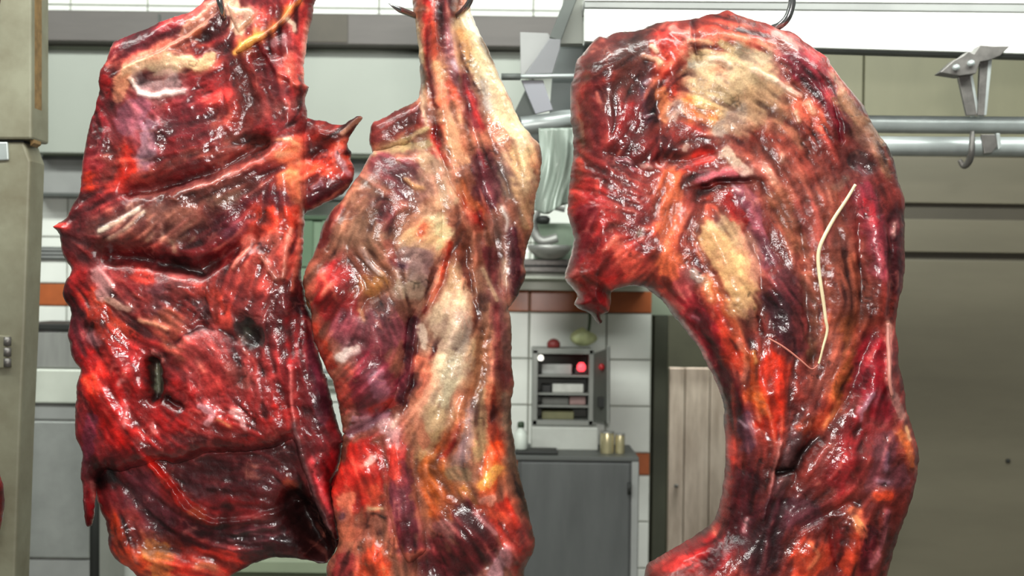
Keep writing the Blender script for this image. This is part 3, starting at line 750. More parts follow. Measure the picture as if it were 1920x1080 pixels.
def meat_part(name, outline, D, T, R, cv, parent, edge=2.2, back=0.5, lean=0.0, seed=0, step=S, shrink=0.0):
    """solid piece of meat: traced outline on a plane at depth D, swelling T towards the front over R, with the canvas' relief"""
    poly = pts_of(outline) if isinstance(outline, str) else outline
    rng = np.random.RandomState(seed + 11)
    poly = rough_loop(poly, rng, edge)
    x0, y0 = poly.min(0) - 8; x1, y1 = poly.max(0) + 8
    w = int((x1 - x0) / step) + 2; h = int((y1 - y0) / step) + 2
    gx = (x0 + np.arange(w) * step).astype(np.float32); gy = (y0 + np.arange(h) * step).astype(np.float32)
    X, Y = np.meshgrid(gx, gy)
    wx = edge * (lat(h, w, 14 / step, rng, 3, 0.6) + 0.8 * lat(h, w, 30 / step, rng)); wy = edge * (lat(h, w, 14 / step, rng, 3, 0.6) + 0.8 * lat(h, w, 30 / step, rng))
    sd = poly_sdf(gx, gy, wx, wy, poly, max(R + 2, 18)) - shrink
    gyy, gxx = np.gradient(sd, step)
    gn = np.maximum(gxx ** 2 + gyy ** 2, 0.25)
    ins = sd > 0
    q = ins[:-1, :-1] | ins[1:, :-1] | ins[:-1, 1:] | ins[1:, 1:]
    use = np.zeros((h, w), bool)
    use[:-1, :-1] |= q; use[1:, :-1] |= q; use[:-1, 1:] |= q; use[1:, 1:] |= q
    out = use & ~ins
    dX = np.clip(-sd * gxx / gn, -1.6 * step, 1.6 * step); dY = np.clip(-sd * gyy / gn, -1.6 * step, 1.6 * step)
    X = np.where(out, X + dX, X); Y = np.where(out, Y + dY, Y)
    d = np.maximum(sd, 0)
    t = np.clip(d / R, 0, 1)
    prof = np.sqrt(np.clip(1 - (1 - t) ** 2, 0, 1)) * np.where(ins, 1, 0)
    h0 = T * prof
    PX = 960 + (X - 960) * D / (D - h0); PY = 540 + (Y - 540) * D / (D - h0)
    cxi, cyi = (PX - cv.x0) / S, (PY - cv.y0) / S
    rl_ = bil(cv.hgt, cxi, cyi) * np.clip(d / 14.0, 0, 1) ** 0.7
    hf = np.where(ins, h0 + rl_, 0)
    hb = np.where(ins, -back * T * prof - 0.0008, 0)
    colr = bil(cv.lin, cxi, cyi)
    # vertices: front for all, back only for the inside ones
    idF = np.full((h, w), -1, np.int64); idF[use] = np.arange(use.sum())
    nF = int(use.sum())
    idB = idF.copy(); idB[ins] = nF + np.arange(ins.sum())
    def world(Xp, Yp, dep):
        u = (Xp - 960) / F_PX * D; v = (540 - Yp) / F_PX * D
        return np.stack([u * CA - v * SA, D - dep + lean * (Yp - 540) / F_PX * D, CZ + u * SA + v * CA], -1)
    VF = world(X[use], Y[use], hf[use]); VB = world(X[ins], Y[ins], hb[ins])
    V = np.vstack([VF, VB]).astype(np.float32)
    C = np.vstack([colr[use], colr[ins]]).astype(np.float32); 
    j, i = np.nonzero(q)
    FF = np.stack([idF[j, i], idF[j + 1, i], idF[j + 1, i + 1], idF[j, i + 1]], -1)
    FB = np.stack([idB[j, i], idB[j, i + 1], idB[j + 1, i + 1], idB[j + 1, i]], -1)
    Fc = np.vstack([FF, FB]).astype(np.int32)
    org = np.array(parent.location, np.float32) if parent is not None else np.zeros(3, np.float32)
    V = V - org
    me = bpy.data.meshes.new(name)
    me.vertices.add(len(V)); me.vertices.foreach_set('co', V.ravel())
    me.loops.add(Fc.size); me.loops.foreach_set('vertex_index', Fc.ravel())
    me.polygons.add(len(Fc)); me.polygons.foreach_set('loop_start', np.arange(0, Fc.size, 4, dtype=np.int32))
    me.polygons.foreach_set('use_smooth', np.ones(len(Fc), bool))
    me.update(calc_edges=True)
    at = me.color_attributes.new('tissue', 'FLOAT_COLOR', 'POINT'); at.data.foreach_set('color', C.ravel())
    me.materials.append(M_MEAT)
    o = bpy.data.objects.new(name, me); COL.objects.link(o)
    if parent is not None: o.parent = parent
    return o
# ------------------------------------------------------------------ piece one: the rib slab on the left
PAINT_A = """
150,42,44 75 .8 300,240 400,160 480,200 520,80
112,34,46 26 .9 232,100 285,70 335,58
95,26,38 14 .8 245,88 290,66 325,60
205,88,78 9 .9 h2 250,122 300,96 338,76
178,52,58 11 .9 305,48 370,22 400,4
228,152,124 15 .95 h3 345,66 370,45 398,20
224,116,74 9 .8 364,74 374,64
212,122,106 15 .9 282,108 310,86 342,92
228,196,152 12 .95 h4 240,133 275,120 310,111 340,118 370,122 396,105
220,200,164 16 .9 290,128 322,128
174,150,148 15 .85 256,142 276,160 310,164 326,154
240,224,214 5 .95 h5 245,150 262,176 290,183 320,176 348,172
232,166,128 13 .9 222,152 218,182 228,164 238,126
184,42,42 13 .8 198,148 194,172
216,112,98 7 .8 205,120 230,114 256,109
140,90,104 24 .8 245,235 235,215 260,205
176,140,152 20 .85 286,240 280,285 266,312
108,32,44 26 .7 350,205 385,240 335,232
92,40,44 12 .7 300,255 320,245
214,52,32 17 .9 235,290 240,318 224,332
198,62,30 10 .8 165,330 166,348
98,48,42 14 .8 205,290 200,328
200,86,98 7 .8 195,238 190,262 186,285 180,306
128,34,42 22 .7 170,300 178,250 190,200
128,50,42 42 .85 468,132 478,180 452,215 440,240
108,38,44 24 .8 508,140 522,162 500,120
190,72,70 14 .8 555,30 562,80 560,130
226,158,136 3.5 .9 h2 580,38 575,80 571,140 574,160
196,140,142 9 .85 h2 513,78 528,70 535,78
202,102,86 10 .8 540,108 546,132 556,152 566,165
188,84,74 8 .7 535,125 530,150
196,130,116 6 .7 520,205 545,198 560,190
150,78,74 20 .6 505,205 545,205
88,58,52 15 .75 432,266 462,264 495,268
200,66,62 9 .6 430,170 420,190 415,215
148,70,60 11 .8 250,338 300,316 360,290 420,280 450,272
170,60,52 9 .7 200,355 250,345 300,325
96,22,26 9 .85 240,358 310,347 350,335 400,322 432,302
176,70,56 9 .8 290,372 340,362 370,352
208,112,96 9 .85 h3 330,366 372,350 420,336 470,312 520,284 555,266
150,62,54 15 .7 400,300 450,300 500,280
214,112,82 24 .85 545,278 555,310 548,352 535,345
232,152,102 12 .85 545,320 552,345 556,372
236,176,130 3 .8 530,290 550,282 566,285
236,176,130 3 .7 520,262 545,262 562,275
236,160,120 3 .8 562,300 560,340 566,385
126,72,64 46 .85 195,445 270,420 340,400 400,372 445,362
150,108,92 20 .7 290,400 350,405 330,440
158,124,104 10 .7 395,378 430,370 450,365
110,36,48 22 .85 418,424 470,392 522,372
132,66,84 15 .8 430,440 470,424
96,32,36 26 .8 138,420 130,462 165,468
196,52,46 5 .9 104,425 122,424
152,50,46 18 .6 180,470 230,462 280,470
238,226,204 4.5 .95 h2 188,432 225,416 262,391
232,216,190 3.5 .9 h2 205,446 240,429 256,411 272,396
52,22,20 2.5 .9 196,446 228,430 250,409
206,150,130 3 .8 238,390 246,380 252,392
174,136,114 4 .8 305,428 306,446
174,136,114 4 .8 290,438 276,452
174,140,116 4 .7 322,454 328,470
190,128,104 4 .7 275,405 310,402
174,136,114 3 .7 355,455 365,445
100,20,26 13 .85 205,478 250,482 300,490 345,502 372,507 402,490 432,470 462,450 485,438
66,24,24 10 .85 320,492 350,506 375,512 395,500
204,84,68 40 .8 500,445 520,500 485,520
218,76,48 22 .85 500,412 532,420 548,402
232,152,132 5 .9 h2 490,480 516,520
236,160,140 4 .9 h2 546,430 536,470 530,520
234,150,130 5 .9 h2 470,452 455,474 438,502
226,132,116 13 .8 462,452 510,452 520,445
70,42,50 9 .9 486,460 492,470
220,120,100 3.5 .9 567,280 569,330 566,400 560,470 548,545
144,60,56 52 .7 300,565 400,560 470,570
150,92,98 18 .85 290,540 312,560 300,572
170,100,96 15 .8 328,530 346,545
196,66,52 13 .8 255,512 275,520
168,98,78 25 .85 312,600 332,622 342,655 310,622
218,164,132 4 .9 h2 262,600 290,606 312,616
180,80,72 16 .8 360,540 385,555
188,66,46 18 .8 395,560 412,590 418,610
92,40,48 12 .7 375,575 385,585
218,66,34 23 .9 175,562 190,592 210,622 232,642
224,94,62 14 .8 215,608 242,626
196,148,146 12 .9 h3 182,512 200,545 190,555
214,168,150 9 .9 h2 205,562 222,575 235,580
182,42,42 22 .8 145,528 150,562 150,545
216,80,60 6 .8 150,552 160,558
96,26,38 15 .9 134,592 140,640 150,664
196,146,150 11 .9 h4 170,628 178,636 186,642
164,28,28 52 .85 200,692 240,684 220,742 260,762 232,802 335,762
186,34,28 20 .8 168,730 200,772 240,822
220,66,36 11 .9 163,712 182,732
206,66,66 14 .7 250,650 270,665 300,670
232,150,140 5 .85 h2 285,662 300,668 305,676
112,46,66 14 .85 172,780 165,820 160,862
86,26,32 15 .85 202,870 190,902 166,882
188,78,78 34 .8 392,652 372,692 402,722
164,60,58 48 .75 422,702 482,722 500,782
150,92,82 15 .7 440,690 462,712
176,86,84 22 .7 380,640 400,632
112,24,28 20 .6 540,740 510,770
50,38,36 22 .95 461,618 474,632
62,78,66 7 .6 462,622
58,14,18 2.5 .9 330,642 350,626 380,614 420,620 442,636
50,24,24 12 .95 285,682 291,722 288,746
128,132,112 5.5 .95 288,688 291,715 287,736
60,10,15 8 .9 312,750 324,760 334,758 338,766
208,64,64 7 .7 232,762 226,802
240,150,146 4 .8 h1 225,720 232,712
238,140,136 4 .8 h1 238,762 235,800
238,140,136 4 .8 h1 286,795 292,812 282,800
170,44,40 34 .8 370,782 432,802 500,802 532,792
226,168,172 8 .9 h2 378,764 402,774 390,790
228,168,166 8 .9 h2 440,772 452,784 458,800
210,90,86 6 .7 395,800 392,830 400,842
196,136,96 3 .7 408,786 430,800
196,86,84 4 .9 h3 362,862 385,851 430,846 480,846 520,836 550,821
100,44,48 36 .9 402,876 452,882 502,868 532,852
104,50,56 30 .85 352,902 420,892 500,896
130,92,98 6 .6 345,905 370,930
182,88,52 10 .8 540,904 551,915 545,928
124,26,28 15 .8 440,936 500,942 540,926
118,56,66 36 .9 272,902 260,952 302,972
62,22,26 12 .85 190,902 212,894
44,34,28 7 .8 205,885 215,900
196,46,36 11 .95 h3 283,862 310,890 330,920 350,946 376,966 402,976
234,110,70 7 .9 362,958 380,968
178,32,40 8 .85 170,922 170,972
232,150,140 3 .8 172,905 176,940
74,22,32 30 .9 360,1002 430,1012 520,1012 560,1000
152,92,98 2.2 .8 440,1000 480,990 520,985
152,92,98 2.2 .8 430,1012 470,1018 500,1012
152,92,98 2.2 .8 470,1000 510,1004 540,998
152,92,98 2.2 .7 400,1020 440,1030 490,1030
154,96,92 5 .7 345,1000 365,990
156,72,72 3 .8 402,974 440,971 490,966 536,951
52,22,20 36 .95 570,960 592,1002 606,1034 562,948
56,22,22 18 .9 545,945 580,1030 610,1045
218,84,46 24 .9 222,990 236,1030 262,1052
206,134,72 20 .9 290,1030 322,1052 302,1072
198,58,42 30 .85 382,1072 422,1062 352,1052
232,130,110 4 .8 h2 245,1000 255,1030 258,1050
224,150,110 6 .7 370,1060 400,1065
98,42,58 19 .9 588,640 600,700 606,752 602,782
180,46,50 13 .85 545,600 552,652 548,680
218,122,116 3.5 .9 h2 545,690 548,762 556,802
218,122,116 3.5 .8 h2 583,596 592,642 596,660
178,26,36 20 .9 608,862 620,882 614,902
206,82,86 8 .85 h2 588,868 606,915 622,962
134,94,94 5 .9 h2 553,795 565,850 580,900 600,960 618,992
60,20,28 10 .9 553,565 562,582 578,582
170,42,52 10 .7 630,800 640,820
# flap on the right
150,58,50 26 .9 600,250 640,260
206,112,92 4 .8 h2 620,290 630,275 645,262
228,178,150 7 .9 h3 640,250 660,236 676,224
218,74,44 20 .9 600,310 622,320 640,300
188,60,46 14 .8 640,332 652,322
188,140,146 7 .85 h2 632,288 645,312 655,325
178,128,138 8 .9 h4 588,352 602,345
98,38,48 14 .88 585,372 620,362 645,345
196,126,104 3 .9 h2 590,388 620,372 652,346
84,26,30 12 .8 590,290 600,285
# pieces by the hook
226,190,164 18 .95 428,10 446,30 450,52 466,28
196,140,120 5 .8 440,30 456,34
196,84,74 8 .8 485,20 495,40
240,178,98 8 .98 445,97 470,78 500,60
230,140,74 6 .95 500,60 525,40 545,18 560,2
242,222,196 4.5 .95 540,38 551,46 553,58
112,28,40 14 .8 440,-20 480,-10 520,-20 560,-30
150,44,48 30 .7 430,-60 500,-60 560,-60
"""  # dark cavity and groove strokes hold painted shade, some pale ones painted glints
RELIEF_A = """
s 26 10 245,122 300,96 345,74 400,30
r 15 -19 240,358 310,347 350,335 400,322 440,302 490,268
r 22 9 330,372 372,352 420,338 470,314 520,288 555,268
r 30 8 200,440 270,420 340,400 400,375
r 17 -26 205,478 250,482 300,490 345,502 372,507 402,490 432,470 470,448
r 20 10 300,545 330,535
r 30 12 350,640 390,650 420,690
r 12 -7 330,642 350,626 380,614 420,620 442,636
r 16 -16 463,622 474,632
r 13 -34 285,684 291,722 288,746
r 8 -14 314,752 326,760 336,762
r 16 -10 550,600 552,652 560,580
r 5 7 567,280 569,330 566,400 560,470 548,545
r 6 7 545,690 548,762 556,802 565,850 580,900 600,960 618,992
r 20 10 175,590 205,640 230,700
r 20 9 180,740 230,800 260,840
r 12 8 600,870 616,910 624,960
r 7 4 490,480 516,520
r 7 4 546,430 536,470 530,520
r 7 4 470,452 455,474 438,502
s 22 9 283,862 310,890 330,920 350,946 376,966 402,976 470,970 536,951
r 28 -40 570,960 592,1002 606,1034
r 22 -30 545,940 575,1000 600,1040
r 18 12 225,990 240,1030 290,1050 360,1062
r 6 3 440,1000 480,990 520,985
r 6 3 430,1012 470,1018 500,1012
r 6 3 400,1024 440,1032 490,1030
r 12 9 600,250 640,258 655,300
r 8 -8 585,300 600,285 615,280
r 10 -8 480,110 520,100
s 20 6 562,170 540,150 520,140 500,110
r 30 -9 470,150 480,190 450,240
r 14 8 300,240 285,290
r 10 6 196,250 188,290
r 14 -8 430,266 490,268
"""
FLOW_A = [(300, 80, -30), (350, 150, -10), (250, 250, 60), (220, 330, -20), (400, 300, -22), (540, 300, -25), (560, 60, 95), (480, 170, 80),
          (300, 420, -35), (430, 400, -30), (540, 380, 70), (520, 480, 110), (470, 540, 100), (300, 500, 10), (200, 560, 40), (160, 600, 80),
          (220, 700, 70), (200, 800, 60), (300, 650, 30), (400, 700, 60), (500, 740, 70), (430, 800, 5), (450, 880, 3), (300, 930, 40), (250, 1000, 60),
          (450, 1010, 5), (350, 1060, 15), (600, 700, 82), (570, 850, 72), (610, 900, 70), (560, 600, 85), (620, 320, -30), (300, 600, 20)]

# ------------------------------------------------------------------ piece two: the leg in the middle
PAINT_B = """
112,44,50 18 .9 830,-40 834,40 838,85
178,30,30 8 .9 800,-20 800,40 808,70 805,92
204,92,66 9 .85 812,48 816,90 812,112
142,92,98 13 .85 846,60 850,110 858,152
176,132,138 4.5 .9 h3 820,24 822,36
204,180,190 4 .8 850,118 856,130
218,188,142 9 .95 h2 776,45 784,80 790,112
142,128,102 5 .85 792,130 795,190 800,222
150,96,70 10 .7 775,10 790,20
226,172,128 16 .95 824,128 824,172 836,212
216,100,70 9 .85 842,160 852,180 836,196
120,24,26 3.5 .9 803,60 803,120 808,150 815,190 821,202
226,204,164 24 .95 880,40 890,90 906,140 926,182 952,222 976,252
226,176,122 9 .85 868,60 875,100 880,122
150,136,116 5 .85 900,70 916,110 926,142
230,226,212 8 .9 h2 880,30 902,62
198,184,178 9 .85 905,150 916,202
112,40,48 12 .92 868,150 880,190 890,232
158,42,42 4.5 .85 880,175 895,220 906,242
104,50,60 28 .92 902,312 916,342 906,372 930,332
130,20,30 6 .7 910,290 915,310
132,108,98 19 .85 950,310 960,352
192,158,118 22 .92 976,272 986,312 986,352
206,128,88 7 .8 1000,290 998,312
60,30,20 3 .9 996,340
186,154,112 14 .8 992,380 985,420
232,174,134 18 .95 846,222 850,262 866,302
212,120,86 5 .7 868,260 874,285
210,44,36 8.5 .95 817,240 820,270 815,285 830,300
194,72,50 5.5 .95 830,300 840,330 855,360 880,390 900,412
206,114,72 9 .9 860,342 880,372 900,402
162,50,40 9 .9 895,405 902,422
44,20,14 3 .9 857,340
# upper left tongue
112,50,48 20 .95 704,250 740,226 782,214
152,60,48 9 .9 740,256 775,246 792,236
222,198,152 5 .95 h2 700,286 730,276 780,252 802,240
190,172,124 9 .88 718,288 760,276 802,270
230,190,160 4 .9 790,178 792,200 800,230
# left lobe
150,100,80 30 .85 700,340 680,372 660,402 640,432
120,55,64 28 .92 716,312 742,332 772,322 760,352
192,162,132 18 .9 800,300 830,330 840,372
160,112,102 24 .85 780,362 802,352
226,172,122 4.5 .9 h2 760,335 775,350 792,352
122,36,36 9 .9 640,390 616,420 602,460
112,46,56 20 .88 714,386 722,412
178,134,110 26 .8 680,430 700,450 660,450
232,188,142 25 .95 770,452 812,432 830,442 800,472
226,120,80 8 .9 796,425 790,440
218,208,162 14 .9 825,410 836,442
166,136,132 25 .9 760,482 792,492 790,522
192,168,142 20 .88 752,542 782,542
100,54,76 5 .85 735,490 756,502
172,58,54 10 .7 725,460 735,480
242,218,214 4 .97 h3 682,470 690,490 706,506 716,516
216,152,90 12 .92 685,530 696,546 710,526
166,38,40 36 .88 632,522 620,562 642,582
214,104,86 5 .75 600,510 612,530 606,550
214,104,86 4 .75 625,540 630,560
136,72,82 31 .9 650,612 662,642 720,602 732,622 702,642
120,80,76 19 .8 722,572
192,70,46 12 .88 588,620 605,660 622,682
216,160,120 4 .8 676,582 684,600
228,208,198 14 .95 h2 644,668 666,656
132,40,56 34 .9 700,692 680,742 720,722 702,762
178,118,134 19 .8 710,712 716,738
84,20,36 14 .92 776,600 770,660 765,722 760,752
190,74,56 12 .75 640,720 650,760
214,100,80 5 .7 650,690 660,700
202,72,50 5 .92 846,455 838,490 825,530 810,562
130,26,30 3 .92 835,624 825,650 805,672
130,26,30 3.5 .9 800,575 796,584
192,144,160 8 .9 h2 652,812 690,796 722,776
200,150,160 9 .92 h4 664,786 692,786 662,802
186,60,50 8 .85 702,766 738,756
# main sheet of fat
218,192,162 36 .92 868,560 840,602 850,662 840,702
226,216,182 20 .92 845,690 850,722 836,752
166,146,138 21 .82 872,602 860,642
236,212,192 10 .9 790,612 796,652
226,132,102 12 .88 790,680 802,722 790,742
190,150,112 20 .8 862,500 855,540
166,102,72 15 .88 900,500 895,560 906,640 900,702
104,46,34 7 .88 870,490 881,542
112,50,36 8 .88 890,560 900,622
118,60,42 16 .85 850,400 862,440 870,480
126,50,56 15 .9 920,470 925,560 940,622 946,702
222,192,152 4.5 .92 h2 905,505 916,532 932,562
222,192,152 5 .85 h2 890,640 885,692
84,34,46 14 .92 960,440 965,500 970,542
218,192,162 5.5 .9 945,490 950,532
242,228,218 4 .95 h2 940,390 950,415 948,432
150,110,100 14 .75 930,420 935,460
216,180,132 25 .92 820,782 802,842
218,142,112 13 .9 780,760 790,802 796,832
176,90,50 12 .92 880,740 860,772 842,832 822,842
150,38,30 5.5 .92 857,798 850,830 835,856 825,862
150,38,30 5 .88 860,735 845,762
152,122,124 13 .9 886,760 880,802 870,842 860,872
182,152,112 13 .9 905,740 906,802 900,852
152,60,40 11 .9 920,730 925,790 931,832
124,60,52 9 .8 940,640 945,720
218,80,34 14 .92 931,840 926,882 915,922
238,172,92 10 .92 936,880 920,896 905,906
142,112,92 9 .88 950,740 956,822 966,872
120,84,64 10 .8 968,880 978,930 990,970
192,106,50 30 .92 810,882 820,922 832,952
214,150,70 10 .75 870,920 890,940
160,140,110 14 .7 850,890 870,890
# lower left chunk and strip
192,44,34 38 .92 680,852 692,902 665,882 660,932
168,40,44 14 .7 735,820 750,850
206,160,158 13 .92 h3 722,796 734,816 736,836
238,196,180 4 .9 h2 745,778 735,800
226,96,66 15 .9 700,922 706,952
234,176,166 7 .92 h2 690,870 702,856
226,132,102 12 .9 645,942 656,932 640,1002 672,1002
130,82,92 9 .9 638,970
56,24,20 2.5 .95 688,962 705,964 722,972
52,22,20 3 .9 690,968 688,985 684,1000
232,192,152 3.5 .92 690,954 716,954
186,120,100 12 .9 702,980 706,992 690,1006
218,86,50 22 .92 700,1042 712,1062 690,1078
234,150,110 5 .8 h2 735,1000 745,1020 735,1040
140,50,50 20 .9 650,1052 640,1078
120,60,70 22 .95 750,882 750,932 760,982 772,1032
202,70,56 12 .85 734,850 740,892
100,34,44 18 .85 760,990 768,1020
216,122,96 10 .95 h2 765,1046 786,1038
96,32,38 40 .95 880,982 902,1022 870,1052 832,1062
152,102,96 11 .85 820,992 840,982 846,1002
106,40,46 20 .85 820,1020 815,1060
176,50,34 25 .92 940,962 960,1002 970,1042
238,164,142 7 .9 h2 905,935 922,930 918,944
206,90,60 8 .8 900,948 950,975
196,150,156 15 .9 h4 942,1050 930,1072 952,1036
206,140,140 4 .8 890,960 930,1000
140,50,44 25 .8 985,1000 985,1040
"""  # some pale pink and lilac strokes are glare and highlights put into colour
RELIEF_B = """
r 14 9 812,20 812,100 830,180 850,260 870,330
r 16 10 838,0 846,80 860,150 885,230 910,320
r 7 -8 804,60 804,130 812,180 820,230 820,280 840,330 870,385 900,415 905,450
r 30 12 900,330 930,400
r 22 10 980,280 985,350
r 40 14 690,360 700,440
r 30 9 790,450 820,440
r 30 12 630,550
r 36 12 690,620
r 34 12 700,720
r 10 -7 676,590 690,560 720,545
s 14 8 846,455 838,490 825,530 805,570 785,600 778,660 770,720 762,752
r 40 14 850,600 840,700 820,790
r 8 -7 870,470 885,560 900,620
r 10 -7 905,640 895,720 870,780
r 18 8 930,560 945,680
r 12 -9 860,740 845,770 830,850
r 24 10 880,800 870,860
r 18 12 930,860 910,920
r 24 12 690,890
r 10 -9 688,960 690,1000
r 22 10 700,1050
r 12 -9 800,900 806,980
r 44 16 880,1010
r 20 -10 800,1000 815,1060
r 16 9 960,980 970,1040
"""
FLOW_B = [(820, 50, 88), (850, 200, 80), (920, 150, 68), (980, 280, 72), (740, 240, -28), (720, 320, 25), (680, 420, -55), (820, 340, 65), (900, 330, 65),
          (800, 450, -30), (700, 490, 50), (630, 540, -40), (660, 630, -60), (720, 600, 60), (700, 720, -50), (690, 790, -22), (840, 520, -75), (850, 620, -65),
          (850, 720, -70), (900, 560, 82), (950, 500, 85), (940, 700, 86), (830, 830, -60), (900, 830, 88), (680, 870, 75), (750, 930, 85), (830, 920, 40), (930, 880, 70),
          (900, 1010, 60), (960, 1000, 55), (700, 1040, 80), (650, 1040, -60)]

